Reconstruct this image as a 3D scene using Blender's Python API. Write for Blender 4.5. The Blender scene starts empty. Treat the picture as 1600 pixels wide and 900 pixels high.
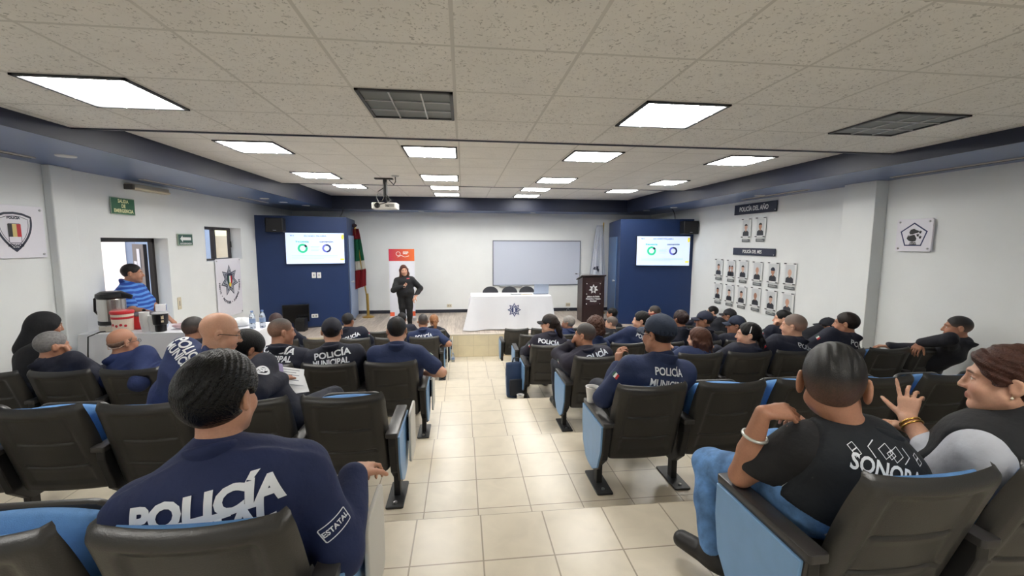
import bpy, bmesh, math, random
import numpy as np
from mathutils import Vector, Matrix, Euler
from mathutils.bvhtree import BVHTree

random.seed(7)
C = bpy.context.scene.collection
PI = math.pi
ZC = 2.44                                   # camera height above the front floor
FPX = 668.36                                # focal length in pixels of the 1600 px wide frame
YAW, PITCH, ROLL = 0.115928, 0.106161, 0.003986

# ------------------------------------------------------------------ camera frame
def cam_axes():
    cy, sy, cp, sp = math.cos(YAW), math.sin(YAW), math.cos(PITCH), math.sin(PITCH)
    f = Vector((sy * cp, cy * cp, -sp)); r = Vector((cy, -sy, 0)); u = r.cross(f)
    cr, sr = math.cos(ROLL), math.sin(ROLL)
    return f, r * cr + u * sr, u * cr - r * sr
CF, CR, CU = cam_axes()
def at(u, v, y):
    """the point of the room seen at (u, v) that lies y metres down the room"""
    d = CF + CR * ((u - 800) / FPX) + CU * ((450 - v) / FPX)
    return Vector((0, 0, ZC)) + d * (y / d.y)
def atz(u, v, z):
    d = CF + CR * ((u - 800) / FPX) + CU * ((450 - v) / FPX)
    return Vector((0, 0, ZC)) + d * ((z - ZC) / d.z)

# ------------------------------------------------------------------ colour and materials
def lin(c):
    return tuple(((x / 255) / 12.92 if x / 255 <= .04045 else ((x / 255 + .055) / 1.055) ** 2.4) for x in c) + (1,)
MATS = {}
def mat(name, col, rough=.6, metal=0, spec=.5, noise=0, nscale=8, bump=0, bscale=200, emit=0, trans=0, coat=0, stretch=None, sheen=0):
    if name in MATS: return MATS[name]
    m = bpy.data.materials.new(name); m.use_nodes = True
    nt = m.node_tree; b = nt.nodes['Principled BSDF']
    c = lin(col)
    b.inputs['Base Color'].default_value = c
    b.inputs['Roughness'].default_value = rough
    b.inputs['Metallic'].default_value = metal
    b.inputs['Specular IOR Level'].default_value = spec
    if trans: b.inputs['Transmission Weight'].default_value = trans
    if coat: b.inputs['Coat Weight'].default_value = coat
    if sheen: b.inputs['Sheen Weight'].default_value = sheen
    if emit:
        b.inputs['Emission Color'].default_value = c; b.inputs['Emission Strength'].default_value = emit
    if noise or bump:
        tc = nt.nodes.new('ShaderNodeTexCoord'); src = tc.outputs['Object']
        if stretch:
            mp = nt.nodes.new('ShaderNodeMapping'); mp.inputs['Scale'].default_value = stretch
            nt.links.new(src, mp.inputs['Vector']); src = mp.outputs['Vector']
    if noise:
        n = nt.nodes.new('ShaderNodeTexNoise'); n.inputs['Scale'].default_value = nscale; n.inputs['Detail'].default_value = 5
        nt.links.new(src, n.inputs['Vector'])
        r = nt.nodes.new('ShaderNodeValToRGB')
        r.color_ramp.elements[0].position = .3; r.color_ramp.elements[1].position = .7
        r.color_ramp.elements[0].color = tuple(max(0, x * (1 - noise)) for x in c[:3]) + (1,)
        r.color_ramp.elements[1].color = tuple(min(1, x * (1 + noise)) for x in c[:3]) + (1,)
        nt.links.new(n.outputs['Fac'], r.inputs['Fac']); nt.links.new(r.outputs['Color'], b.inputs['Base Color'])
    if bump:
        n2 = nt.nodes.new('ShaderNodeTexNoise'); n2.inputs['Scale'].default_value = bscale; n2.inputs['Detail'].default_value = 3
        nt.links.new(src, n2.inputs['Vector'])
        bp = nt.nodes.new('ShaderNodeBump'); bp.inputs['Strength'].default_value = bump; bp.inputs['Distance'].default_value = .01
        nt.links.new(n2.outputs['Fac'], bp.inputs['Height']); nt.links.new(bp.outputs['Normal'], b.inputs['Normal'])
    MATS[name] = m
    return m
def attr_mat(name, rough=.5, bump=0, bscale=150, stretch=None, spec=.5, sss=0, noise=0):
    """a material that takes its base colour from the mesh's own 'tint' attribute"""
    if name in MATS: return MATS[name]
    m = bpy.data.materials.new(name); m.use_nodes = True; nt = m.node_tree; b = nt.nodes['Principled BSDF']
    a = nt.nodes.new('ShaderNodeAttribute'); a.attribute_name = 'tint'
    tc = nt.nodes.new('ShaderNodeTexCoord'); src = tc.outputs['Object']
    if stretch:
        mp = nt.nodes.new('ShaderNodeMapping'); mp.inputs['Scale'].default_value = stretch
        nt.links.new(src, mp.inputs['Vector']); src = mp.outputs['Vector']
    col = a.outputs['Color']
    if noise:
        n = nt.nodes.new('ShaderNodeTexNoise'); n.inputs['Scale'].default_value = bscale * .5; n.inputs['Detail'].default_value = 4
        nt.links.new(src, n.inputs['Vector'])
        mr = nt.nodes.new('ShaderNodeMapRange'); mr.inputs['From Min'].default_value = .3; mr.inputs['From Max'].default_value = .7
        mr.inputs['To Min'].default_value = 1 - noise; mr.inputs['To Max'].default_value = 1 + noise
        nt.links.new(n.outputs['Fac'], mr.inputs['Value'])
        mx = nt.nodes.new('ShaderNodeVectorMath'); mx.operation = 'SCALE'
        nt.links.new(col, mx.inputs[0]); nt.links.new(mr.outputs['Result'], mx.inputs['Scale']); col = mx.outputs['Vector']
    nt.links.new(col, b.inputs['Base Color'])
    b.inputs['Roughness'].default_value = rough; b.inputs['Specular IOR Level'].default_value = spec
    if sss:
        b.inputs['Subsurface Weight'].default_value = sss; b.inputs['Subsurface Radius'].default_value = (.012, .004, .002); b.inputs['Subsurface Scale'].default_value = .4
    if bump:
        n2 = nt.nodes.new('ShaderNodeTexNoise'); n2.inputs['Scale'].default_value = bscale; n2.inputs['Detail'].default_value = 3
        nt.links.new(src, n2.inputs['Vector'])
        bp = nt.nodes.new('ShaderNodeBump'); bp.inputs['Strength'].default_value = bump; bp.inputs['Distance'].default_value = .01
        nt.links.new(n2.outputs['Fac'], bp.inputs['Height']); nt.links.new(bp.outputs['Normal'], b.inputs['Normal'])
    MATS[name] = m
    return m
def tile_mat(name, col, grout, w, h, mortar=.006, rough=.3, noise=.06, nscale=6, bump=.3, fissure=0, axes='xy', smooth=.1):
    m = bpy.data.materials.new(name); m.use_nodes = True; nt = m.node_tree; b = nt.nodes['Principled BSDF']
    tc = nt.nodes.new('ShaderNodeTexCoord'); src = tc.outputs['Object']
    if axes == 'xz':
        sp = nt.nodes.new('ShaderNodeSeparateXYZ'); cb = nt.nodes.new('ShaderNodeCombineXYZ')
        nt.links.new(src, sp.inputs[0]); nt.links.new(sp.outputs['X'], cb.inputs['X']); nt.links.new(sp.outputs['Z'], cb.inputs['Y']); src = cb.outputs[0]
    br = nt.nodes.new('ShaderNodeTexBrick'); br.offset = 0; br.squash = 1
    br.inputs['Scale'].default_value = 1; br.inputs['Brick Width'].default_value = w; br.inputs['Row Height'].default_value = h
    br.inputs['Mortar Size'].default_value = mortar / 2; br.inputs['Mortar Smooth'].default_value = smooth
    nt.links.new(src, br.inputs['Vector'])
    n = nt.nodes.new('ShaderNodeTexNoise'); n.inputs['Scale'].default_value = nscale; n.inputs['Detail'].default_value = 6; n.inputs['Distortion'].default_value = .6
    nt.links.new(tc.outputs['Object'], n.inputs['Vector'])
    c = lin(col)
    r = nt.nodes.new('ShaderNodeValToRGB'); r.color_ramp.elements[0].position = .3; r.color_ramp.elements[1].position = .7
    r.color_ramp.elements[0].color = tuple(x * (1 - noise) for x in c[:3]) + (1,); r.color_ramp.elements[1].color = tuple(min(1, x * (1 + noise)) for x in c[:3]) + (1,)
    nt.links.new(n.outputs['Fac'], r.inputs['Fac'])
    colout = r.outputs['Color']
    if fissure:
        # the worm-like pits pressed into mineral fibre tiles
        v = nt.nodes.new('ShaderNodeTexNoise'); v.inputs['Scale'].default_value = 42; v.inputs['Detail'].default_value = 2; v.inputs['Distortion'].default_value = 1.5
        nt.links.new(tc.outputs['Object'], v.inputs['Vector'])
        rr = nt.nodes.new('ShaderNodeValToRGB'); rr.color_ramp.interpolation = 'LINEAR'
        rr.color_ramp.elements[0].position = .33; rr.color_ramp.elements[0].color = (1, 1, 1, 1)
        rr.color_ramp.elements[1].position = .40; rr.color_ramp.elements[1].color = (0, 0, 0, 1)
        nt.links.new(v.outputs['Fac'], rr.inputs['Fac'])
        mx = nt.nodes.new('ShaderNodeMixRGB'); mx.blend_type = 'MIX'
        ml = nt.nodes.new('ShaderNodeMath'); ml.operation = 'MULTIPLY'; ml.inputs[1].default_value = fissure
        nt.links.new(rr.outputs['Color'], ml.inputs[0]); nt.links.new(ml.outputs[0], mx.inputs['Fac'])
        nt.links.new(colout, mx.inputs['Color1']); mx.inputs['Color2'].default_value = lin((120, 116, 108))
        colout = mx.outputs['Color']
    nt.links.new(colout, br.inputs['Color1']); nt.links.new(colout, br.inputs['Color2'])
    br.inputs['Mortar'].default_value = lin(grout)
    nt.links.new(br.outputs['Color'], b.inputs['Base Color'])
    b.inputs['Roughness'].default_value = rough
    if bump:
        bp = nt.nodes.new('ShaderNodeBump'); bp.inputs['Strength'].default_value = bump; bp.inputs['Distance'].default_value = .004; bp.invert = True
        nt.links.new(br.outputs['Fac'], bp.inputs['Height']); nt.links.new(bp.outputs['Normal'], b.inputs['Normal'])
    return m

# ------------------------------------------------------------------ objects
def obj(name, me, material=None, parent=None, loc=None, rot=None):
    if isinstance(me, bmesh.types.BMesh):
        bm = me; me = bpy.data.meshes.new(name); bm.normal_update(); bm.to_mesh(me); bm.free()
    o = bpy.data.objects.new(name, me); C.objects.link(o)
    if material is not None:
        for x in (material if isinstance(material, (list, tuple)) else [material]): me.materials.append(x)
    if parent is not None: o.parent = parent
    if loc is not None: o.location = loc
    if rot is not None: o.rotation_euler = rot
    return o
def tag(o, label, cat, group=None):
    o['label'] = label; o['category'] = cat
    if group: o['group'] = group
    return o
def thing(name, label, cat, loc=(0, 0, 0), rotz=0, group=None):
    o = bpy.data.objects.new(name, None); C.objects.link(o); o.empty_display_size = .1
    o.location = loc; o.rotation_euler = (0, 0, rotz)
    return tag(o, label, cat, group)
def struct(name, me, m, loc=None, rot=None, parent=None):
    o = obj(name, me, m, parent, loc, rot)
    if parent is None: o['kind'] = 'structure'
    return o
def smooth(o, angle=None):
    for p in o.data.polygons: p.use_smooth = True
    if angle:
        try: o.data.set_sharp_from_angle(angle=angle)
        except Exception: pass
    return o
def dup(root, loc, rotz=None, label=None, group=None, skip=()):
    r = root.copy(); C.objects.link(r); r.location = loc
    if rotz is not None: r.rotation_euler = (0, 0, rotz)
    if label: r['label'] = label
    if group: r['group'] = group
    for ch in list(root.children):
        if ch.name.split('.')[0] in skip: continue
        c = ch.copy(); C.objects.link(c); c.parent = r
        for g in list(ch.children):
            d = g.copy(); C.objects.link(d); d.parent = c
    return r

# ------------------------------------------------------------------ bmesh shapes
def M4(loc=(0, 0, 0), rot=(0, 0, 0)):
    return Matrix.Translation(loc) @ Euler(rot).to_matrix().to_4x4()
def bx(lo, hi, bm=None, bevel=0, seg=2, m=None):
    own = bmesh.new()
    bmesh.ops.create_cube(own, size=1)
    lo, hi = Vector(lo), Vector(hi)
    for v in own.verts: v.co = Vector([(lo[i] + hi[i]) / 2 + v.co[i] * (hi[i] - lo[i]) for i in range(3)])
    if bevel: bmesh.ops.bevel(own, geom=own.edges[:] + own.verts[:], offset=bevel, segments=seg, affect='EDGES', profile=.5)
    if m is not None: bmesh.ops.transform(own, matrix=m, verts=own.verts)
    return join(bm, own)
def join(bm, other):
    if bm is None: return other
    me = bpy.data.meshes.new('tmp'); other.to_mesh(me); other.free(); bm.from_mesh(me); bpy.data.meshes.remove(me)
    return bm
def prism(pts, depth, bm=None, bevel=0, m=None, seg=2):
    """polygon in x,y pulled along +z by depth"""
    own = bmesh.new()
    vs = [own.verts.new((p[0], p[1], 0)) for p in pts]
    f = own.faces.new(vs)
    r = bmesh.ops.extrude_face_region(own, geom=[f])
    bmesh.ops.translate(own, vec=(0, 0, depth), verts=[v for v in r['geom'] if isinstance(v, bmesh.types.BMVert)])
    bmesh.ops.recalc_face_normals(own, faces=own.faces)
    if bevel: bmesh.ops.bevel(own, geom=own.edges[:], offset=bevel, segments=seg, affect='EDGES', profile=.5)
    if m is not None: bmesh.ops.transform(own, matrix=m, verts=own.verts)
    return join(bm, own)
def lathe(prof, seg=24, bm=None, m=None):
    """profile of (r, z) turned about z"""
    own = bmesh.new(); rings = []
    for r, z in prof:
        rings.append([own.verts.new((max(r, 1e-4) * math.cos(2 * PI * i / seg), max(r, 1e-4) * math.sin(2 * PI * i / seg), z)) for i in range(seg)])
    for a, b in zip(rings, rings[1:]):
        for i in range(seg): own.faces.new((a[i], a[(i + 1) % seg], b[(i + 1) % seg], b[i]))
    own.faces.new(rings[0][::-1]); own.faces.new(rings[-1])
    bmesh.ops.recalc_face_normals(own, faces=own.faces)
    if m is not None: bmesh.ops.transform(own, matrix=m, verts=own.verts)
    return join(bm, own)
def tube(pts, r, seg=8, bm=None, closed=False):
    own = bmesh.new(); pts = [Vector(p) for p in pts]; n = len(pts); rings = []
    rad = r if isinstance(r, (list, tuple)) else [r] * n
    prev = None
    for i, p in enumerate(pts):
        a = pts[(i - 1) % n] if (closed or i) else p; b = pts[(i + 1) % n] if (closed or i < n - 1) else p
        t = (b - a).normalized() if (b - a).length > 1e-9 else Vector((0, 0, 1))
        x = t.orthogonal().normalized() if prev is None else (prev - t * prev.dot(t)).normalized()
        prev = x; y = t.cross(x)
        rings.append([own.verts.new(p + (x * math.cos(2 * PI * k / seg) + y * math.sin(2 * PI * k / seg)) * rad[i]) for k in range(seg)])
    pairs = list(zip(rings, rings[1:])) + ([(rings[-1], rings[0])] if closed else [])
    for a, b in pairs:
        for i in range(seg): own.faces.new((a[i], a[(i + 1) % seg], b[(i + 1) % seg], b[i]))
    if not closed:
        own.faces.new(rings[0][::-1]); own.faces.new(rings[-1])
    bmesh.ops.recalc_face_normals(own, faces=own.faces)
    return join(bm, own)
def rrect(x0, y0, x1, y1, r, n=5):
    pts = []
    for cx, cy, a0 in ((x1 - r, y1 - r, 0), (x0 + r, y1 - r, 90), (x0 + r, y0 + r, 180), (x1 - r, y0 + r, 270)):
        for k in range(n + 1):
            a = math.radians(a0 + 90 * k / n); pts.append((cx + r * math.cos(a), cy + r * math.sin(a)))
    return pts
def star(n, R, r, rot=90, cx=0, cy=0):
    return [((R if k % 2 == 0 else r) * math.cos(math.radians(rot) + PI * k / n) + cx, (R if k % 2 == 0 else r) * math.sin(math.radians(rot) + PI * k / n) + cy) for k in range(2 * n)]
def text_bm(s, size, bold=0, shear=0, align='CENTER', sx=1, depth=0, spacing=1, line=1):
    cu = bpy.data.curves.new('txt', 'FONT'); cu.body = s; cu.size = size; cu.align_x = align; cu.align_y = 'CENTER'
    cu.offset = bold; cu.shear = shear; cu.extrude = depth; cu.resolution_u = 3; cu.space_character = spacing; cu.space_line = line
    o = bpy.data.objects.new('txt', cu); C.objects.link(o)
    dg = bpy.context.evaluated_depsgraph_get(); me = bpy.data.meshes.new_from_object(o.evaluated_get(dg))
    bpy.data.objects.remove(o); bpy.data.curves.remove(cu)
    bm = bmesh.new(); bm.from_mesh(me); bpy.data.meshes.remove(me)
    if sx != 1:
        for v in bm.verts: v.co.x *= sx
    return bm
def xform(bm, m):
    bmesh.ops.transform(bm, matrix=m, verts=bm.verts); return bm
def frame(o, x, y, z=None):
    """matrix with origin o and axes x, y, z"""
    x, y = Vector(x).normalized(), Vector(y).normalized(); z = Vector(z) if z is not None else x.cross(y)
    m = Matrix((x, y, z)).transposed().to_4x4(); m.translation = Vector(o); return m
# ================================================================== the room
TIER = dict(A=1.00, B=.79, C=.615, D=.40, E=.19, F=0.0)
EDGE = dict(A=2.135, B=3.50, C=4.82, D=6.24, E=7.95)
LX, RX, BY, FY = -4.4, 5.4, 11.9, -1.6      # left wall, right wall, stage wall, wall behind the photographer
STZ, STY = .49, 9.0                         # stage height, stage edge
SOF = 3.24
CE = [(FY, 4.0, 3.355), (4.0, 8.15, 3.47), (8.15, 11.05, 3.56)]
FLX, FRX = -3.16, 4.35                      # inner faces of the blue dropped border

m_wall = mat('white_wall_paint', (233, 236, 236), .75, noise=.015, nscale=3, bump=.06, bscale=90)
m_pillar = m_wall
m_blue = mat('navy_soffit_paint', (82, 104, 148), .28, noise=.05, nscale=3)
m_navy = mat('navy_fascia_paint', (20, 29, 54), .5, noise=.05, nscale=3)
m_panel = mat('blue_panel_paint', (18, 46, 92), .5, noise=.05, nscale=2, bump=.05, bscale=60)
m_black = mat('black_metal', (18, 18, 20), .4)
m_white = mat('white_plastic', (236, 236, 236), .4)
m_stage_riser = tile_mat('stage_riser_tile', (226, 214, 182), (196, 184, 152), .33, .245, .005, .35, .05, 5, .2, axes='xz')

def floor_piece(name, x0, x1, y0, y1, z):
    m = tile_mat('cream_floor_tile', (204, 194, 175), (146, 134, 116), .33, .33, .0075, .28, .06, 7, .25)
    o = struct(name, bx((x0 + .245 + .0, y0 - y1, -(z + .3)), (x1 + .245, 0, 0)), m, loc=(-.245, y1, z))
    return o
prev = FY
zs = list(TIER.items())
for i, (k, z) in enumerate(zs):
    y1 = EDGE.get(k, STY)
    floor_piece('floor', LX, RX, prev, y1, z)
    prev = y1
# stage with its tiled riser and a wood-look floor
def plank_mat():
    m = bpy.data.materials.new('stage_planks'); m.use_nodes = True; nt = m.node_tree; b = nt.nodes['Principled BSDF']
    tc = nt.nodes.new('ShaderNodeTexCoord')
    sp = nt.nodes.new('ShaderNodeMapping'); sp.inputs['Rotation'].default_value = (0, 0, PI / 2)
    nt.links.new(tc.outputs['Object'], sp.inputs['Vector'])
    br = nt.nodes.new('ShaderNodeTexBrick'); br.offset = .5; br.inputs['Scale'].default_value = 1
    br.inputs['Brick Width'].default_value = 1.2; br.inputs['Row Height'].default_value = .18; br.inputs['Mortar Size'].default_value = .0015
    br.inputs['Color1'].default_value = lin((178, 166, 156)); br.inputs['Color2'].default_value = lin((206, 194, 182)); br.inputs['Mortar'].default_value = lin((140, 128, 118))
    nt.links.new(sp.outputs['Vector'], br.inputs['Vector'])
    mp = nt.nodes.new('ShaderNodeMapping'); mp.inputs['Scale'].default_value = (26, 2.2, 1); nt.links.new(tc.outputs['Object'], mp.inputs['Vector'])
    n = nt.nodes.new('ShaderNodeTexNoise'); n.inputs['Scale'].default_value = 1.2; n.inputs['Detail'].default_value = 5; nt.links.new(mp.outputs['Vector'], n.inputs['Vector'])
    r = nt.nodes.new('ShaderNodeValToRGB'); r.color_ramp.elements[0].position = .3; r.color_ramp.elements[1].position = .7
    r.color_ramp.elements[0].color = (.62, .6, .58, 1); r.color_ramp.elements[1].color = (1, 1, 1, 1); nt.links.new(n.outputs['Fac'], r.inputs['Fac'])
    mx = nt.nodes.new('ShaderNodeMixRGB'); mx.blend_type = 'MULTIPLY'; mx.inputs['Fac'].default_value = 1
    nt.links.new(br.outputs['Color'], mx.inputs['Color1']); nt.links.new(r.outputs['Color'], mx.inputs['Color2']); nt.links.new(mx.outputs['Color'], b.inputs['Base Color'])
    b.inputs['Roughness'].default_value = .4
    return m
struct('floor', bx((0, 0, -.3), (RX - LX, BY - STY, STZ - .012)), m_stage_riser, loc=(LX, STY, 0))
struct('floor', bx((LX, STY - .004, STZ - .012), (RX, BY, STZ)), plank_mat())
struct('trim_1', bx((LX, STY - .006, STZ - .02), (RX, STY + .03, STZ + .003)), mat('stage_edge_strip', (214, 205, 190), .35))

# walls ------------------------------------------------------------------------------------------
H = 3.75
WT = .25                                    # thickness of the left wall, seen at the door and the window
DY0, DY1, DZ0, DZ1 = 5.82, 7.03, .19, 2.48
WY0, WY1, WZ0, WZ1 = 7.98, 9.2, 2.085, 2.70
bm = None
for lo, hi in [((LX - WT, FY, -.3), (LX, DY0, H)), ((LX - WT, DY0, DZ1), (LX, DY1, H)), ((LX - WT, DY0, -.3), (LX, DY1, DZ0)), ((LX - WT, DY1, -.3), (LX, WY0, H)),
               ((LX - WT, WY0, -.3), (LX, WY1, WZ0)), ((LX - WT, WY0, WZ1), (LX, WY1, H)), ((LX - WT, WY1, -.3), (LX, BY + .2, H))]:
    bm = bx(lo, hi, bm)
struct('wall_left', bm, m_wall)
struct('wall_right', bx((RX, FY, -.3), (RX + .2, BY + .2, H)), m_wall)
struct('wall_front', bx((LX, BY, -.3), (RX, BY + .2, H)), m_wall)
struct('wall_back', bx((LX, FY - .2, -.3), (RX, FY, H)), m_wall)
struct('pillar_left', bx((LX, 5.15, TIER['D'] - .2), (LX + .085, 5.42, SOF), bevel=.012), m_pillar)
struct('pillar_right', bx((RX - .18, 4.955, TIER['D'] - .2), (RX, 5.42, SOF), bevel=.006), m_pillar)
struct('baseboard_front', bx((LX, BY - .014, STZ), (RX, BY, STZ + .09)), mat('dark_baseboard', (38, 42, 54), .4))

# ceiling: three tiled fields, each a little higher towards the stage ------------------------------
for (y0, y1, z), (ox, oy, p, q) in zip(CE, [(-.647, 2.134, .61, .61), (-.655, 4.80, .63, .64), (-.655, 8.78, .63, .64)]):
    m = tile_mat('mineral_fibre_ceiling', (248, 246, 241), (222, 220, 214), p, q, .018, .85, .03, 3, .35, fissure=.5 if y0 < 4 else .2, smooth=0)
    struct('ceiling', bx((FLX - ox, y0 - oy, 0), (FRX - ox, y1 - oy, .08)), m, loc=(ox, oy, z))
m_trim = mat('dark_ceiling_trim', (46, 52, 68), .45)
struct('trim_2', bx((FLX, 3.985, 3.345), (FRX, 4.012, 3.56)), m_trim)
struct('trim_3', bx((FLX, 8.135, 3.462), (FRX, 8.162, 3.64)), m_trim)
# dropped navy border around the tiled fields
struct('soffit_left', bx((LX, FY, SOF), (FLX, BY, 3.70)), [m_blue])
struct('soffit_right', bx((FRX, FY, SOF), (RX, BY, 3.70)), [m_blue])
struct('soffit_front', bx((FLX, 11.05, SOF), (FRX, BY, 3.70)), [m_blue])
struct('trim_4', bx((FLX - .012, FY, SOF - .004), (FLX + .004, 11.05, 3.70)), m_navy)
struct('trim_5', bx((FRX - .004, FY, SOF - .004), (FRX + .012, 11.05, 3.70)), m_navy)
struct('trim_6', bx((FLX, 11.04, SOF - .004), (FRX, 11.06, 3.70)), m_navy)
struct('ceiling', bx((LX - .2, FY - .2, 3.70), (RX + .2, BY + .2, 3.80)), m_wall)

# outside, through the door and the window ---------------------------------------------------------
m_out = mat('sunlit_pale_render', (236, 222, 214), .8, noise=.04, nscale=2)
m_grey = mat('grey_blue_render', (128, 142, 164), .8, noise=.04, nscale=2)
struct('exterior_ground', bx((-9, 3, .09), (LX - WT, 15, .19)), mat('concrete_paving', (186, 180, 172), .8, noise=.08, nscale=3))
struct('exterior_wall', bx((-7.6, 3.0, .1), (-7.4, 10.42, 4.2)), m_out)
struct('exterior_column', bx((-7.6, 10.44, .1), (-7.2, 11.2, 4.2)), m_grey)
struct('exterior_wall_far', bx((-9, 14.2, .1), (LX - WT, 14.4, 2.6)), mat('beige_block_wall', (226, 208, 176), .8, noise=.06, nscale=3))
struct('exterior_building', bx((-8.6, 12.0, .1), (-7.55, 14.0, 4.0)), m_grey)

# door frame and leaf ------------------------------------------------------------------------------
m_dframe = mat('dark_bronze_frame', (34, 28, 27), .4)
fx = LX - WT
bm = bx((fx, DY0, DZ1 - .055), (fx + .06, DY1, DZ1)); bm = bx((fx, DY1 - .05, DZ0), (fx + .06, DY1, DZ1), bm); bm = bx((fx, DY0, DZ0), (fx + .06, DY0 + .05, DZ1), bm)
d = struct('door_1', bm, m_dframe)
lf = obj('door_leaf', bx((0, 0, .01), (.05, -.0, 2.2)), mat('navy_door_leaf', (12, 16, 32), .4), d)
lf.data.clear_geometry()
b2 = bx((-.86, -.045, .01), (0, 0, 2.2), bevel=.004); b2.to_mesh(lf.data); b2.free()
lf.location = (fx - .01, DY1 - .055, DZ0); lf.rotation_euler = (0, 0, math.radians(-47))
hd = obj('door_handle', tube([(-.8, -.045, 1.0), (-.8, -.1, 1.0), (-.68, -.1, 1.0)], .011, 8), mat('brushed_steel', (190, 190, 190), .3, 1), lf)
for k, (a, z) in enumerate([(-.36, 1.98), (-.62, 1.78)]):
    obj('notice_sheet', bx((a - .11, -.052, z - .15), (a + .11, -.0465, z + .15)), mat('paper_white', (240, 242, 246), .7), lf)
# window: two sliding lights in a dark frame, set at the outer face of the wall --------------------
bm = None
for lo, hi in [((fx, WY0, WZ0), (fx + .05, WY1, WZ0 + .035)), ((fx, WY0, WZ1 - .05), (fx + .05, WY1, WZ1)), ((fx, WY0, WZ0), (fx + .05, WY0 + .035, WZ1)), ((fx, WY1 - .035, WZ0), (fx + .05, WY1, WZ1)),
               ((fx - .01, 8.60, WZ0), (fx + .055, 8.66, WZ1))]:
    bm = bx(lo, hi, bm)
w = struct('window_1', bm, mat('dark_aluminium', (66, 62, 62), .4, .5))
m_glass = mat('window_glass', (250, 252, 255), .02, trans=1)
m_glass.node_tree.nodes['Principled BSDF'].inputs['IOR'].default_value = 1.02
obj('pane', bx((fx + .02, WY0 + .03, WZ0 + .03), (fx + .026, 8.62, WZ1 - .04)), m_glass, w)
obj('pane', bx((fx + .03, 8.64, WZ0 + .03), (fx + .036, WY1 - .03, WZ1 - .04)), m_glass, w)
obj('latch', bx((fx + .05, WY1 - .05, 2.32), (fx + .075, WY1 - .02, 2.44), bevel=.006), m_black, w)

# ceiling lights -----------------------------------------------------------------------------------
m_frame = mat('light_frame_dark', (52, 54, 58), .5)
m_diff = mat('lit_diffuser', (255, 253, 248), .6, emit=1)
LIT = 26.0
m_diff.node_tree.nodes['Principled BSDF'].inputs['Emission Strength'].default_value = LIT
m_off = mat('unlit_diffuser', (112, 118, 118), .45)
m_louv = mat('louvre_aluminium', (196, 198, 200), .35, .6)
ROWN = {0: 'nearest the camera', 1: 'just past the dark ceiling beam', 2: 'in the second row past the beam', 3: 'in the first row over the stage end', 4: 'in the last row before the stage'}
COLN = ['far left', 'left of the middle', 'right of the middle', 'far right']
def troffer(x0, x1, y0, y1, z, lit, label):
    t = thing('ceiling_light', label, 'ceiling light', ((x0 + x1) / 2, (y0 + y1) / 2, z), 0, 'ceiling light panels')
    a, b = (x1 - x0) / 2 - .012, (y1 - y0) / 2 - .012; w = .022
    bm = None
    for lo, hi in [((-a, -b, -.012), (a, -b + w, .03)), ((-a, b - w, -.012), (a, b, .03)), ((-a, -b, -.012), (-a + w, b, .03)), ((a - w, -b, -.012), (a, b, .03))]:
        bm = bx(lo, hi, bm)
    obj('frame', bm, m_frame, t)
    obj('diffuser', bx((-a + w, -b + w, -.004), (a - w, b - w, .002)), m_diff if lit else m_off, t)
    bm = None
    for k in (-1, 1):
        bm = bx((-a + w, k * b / 3 - .005, -.012), (a - w, k * b / 3 + .005, -.003), bm); bm = bx((k * a / 3 - .005, -b + w, -.0122), (k * a / 3 + .005, b - w, -.0032), bm)
    if not lit: obj('louvre', bm, m_louv, t)
    else:
        obj('louvre', bm, m_diff, t)
    return t
troffer(-2.477, -1.867, 2.744, 3.354, 3.355, True, 'large lit ceiling panel at the far left, nearest the camera')
troffer(-.647, -.037, 2.744, 3.354, 3.355, False, 'unlit grey ceiling panel with louvres, near the middle of the ceiling')
troffer(1.183, 1.793, 2.744, 3.354, 3.355, True, 'large lit ceiling panel right of the middle, nearest the camera')
troffer(3.013, 3.623, 2.744, 3.354, 3.355, False, 'unlit grey ceiling panel with louvres at the far right')
for r, (y0, y1, z, cols) in enumerate([(4.81, 5.44, 3.47, (0, 1, 2, 3)), (6.80, 7.44, 3.47, (0, 1, 2, 3)), (8.78, 9.42, 3.56, (0, 1, 2, 3)), (10.06, 10.70, 3.56, (1, 2))]):
    for c in cols:
        x0 = [-2.545, -.655, 1.245, 3.14][c]
        troffer(x0 + (.12 if (r, c) == (1, 3) else 0), x0 + .62, y0, y1, z, True, f'lit ceiling panel {COLN[c]}, {ROWN[r + 1]}')
# the ceiling goes on behind the photographer with the same lights
for x0 in (-2.477, 1.183):
    troffer(x0, x0 + .61, -.31, .30, 3.355, True, 'lit ceiling panel behind the photographer, ' + ('left' if x0 < 0 else 'right'))
# small round downlights under the navy border
m_dl = mat('downlight_lens', (250, 246, 236), .4, emit=1.2)
m_ring = mat('downlight_ring', (220, 220, 218), .35)
def downlight(x, y, lab, lit=False):
    t = thing('downlight', lab, 'downlight', (x, y, SOF), 0, 'round downlights in the navy border')
    obj('ring', lathe([(.062, -.012), (.075, -.010), (.078, 0), (.062, 0)], 24), m_ring, t)
    obj('lens', lathe([(.001, -.006), (.061, -.006), (.061, -.001), (.001, -.001)], 24), m_dl if not lit else mat('bright_spot', (225, 240, 255), .4, emit=60), t)
downlight(-3.72, 4.62, 'round downlight in the navy border above the shield plaque')
downlight(-3.66, 8.6, 'round downlight in the navy border above the small window')
downlight(-3.62, 9.35, 'round downlight in the navy border before the left blue panel')
downlight(-3.45, 10.15, 'brightly lit round downlight above the left screen', True)
downlight(4.95, 6.75, 'round downlight in the navy border above the POLICIA DEL ANO sign')
downlight(4.75, 9.3, 'round downlight in the navy border above the right screen')
downlight(4.55, 10.3, 'round downlight in the navy border at the right stage corner')
downlight(-1.05, 11.5, 'round downlight in the front border left of the projector line')
downlight(1.9, 11.5, 'round downlight in the front border above the whiteboard')
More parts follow.
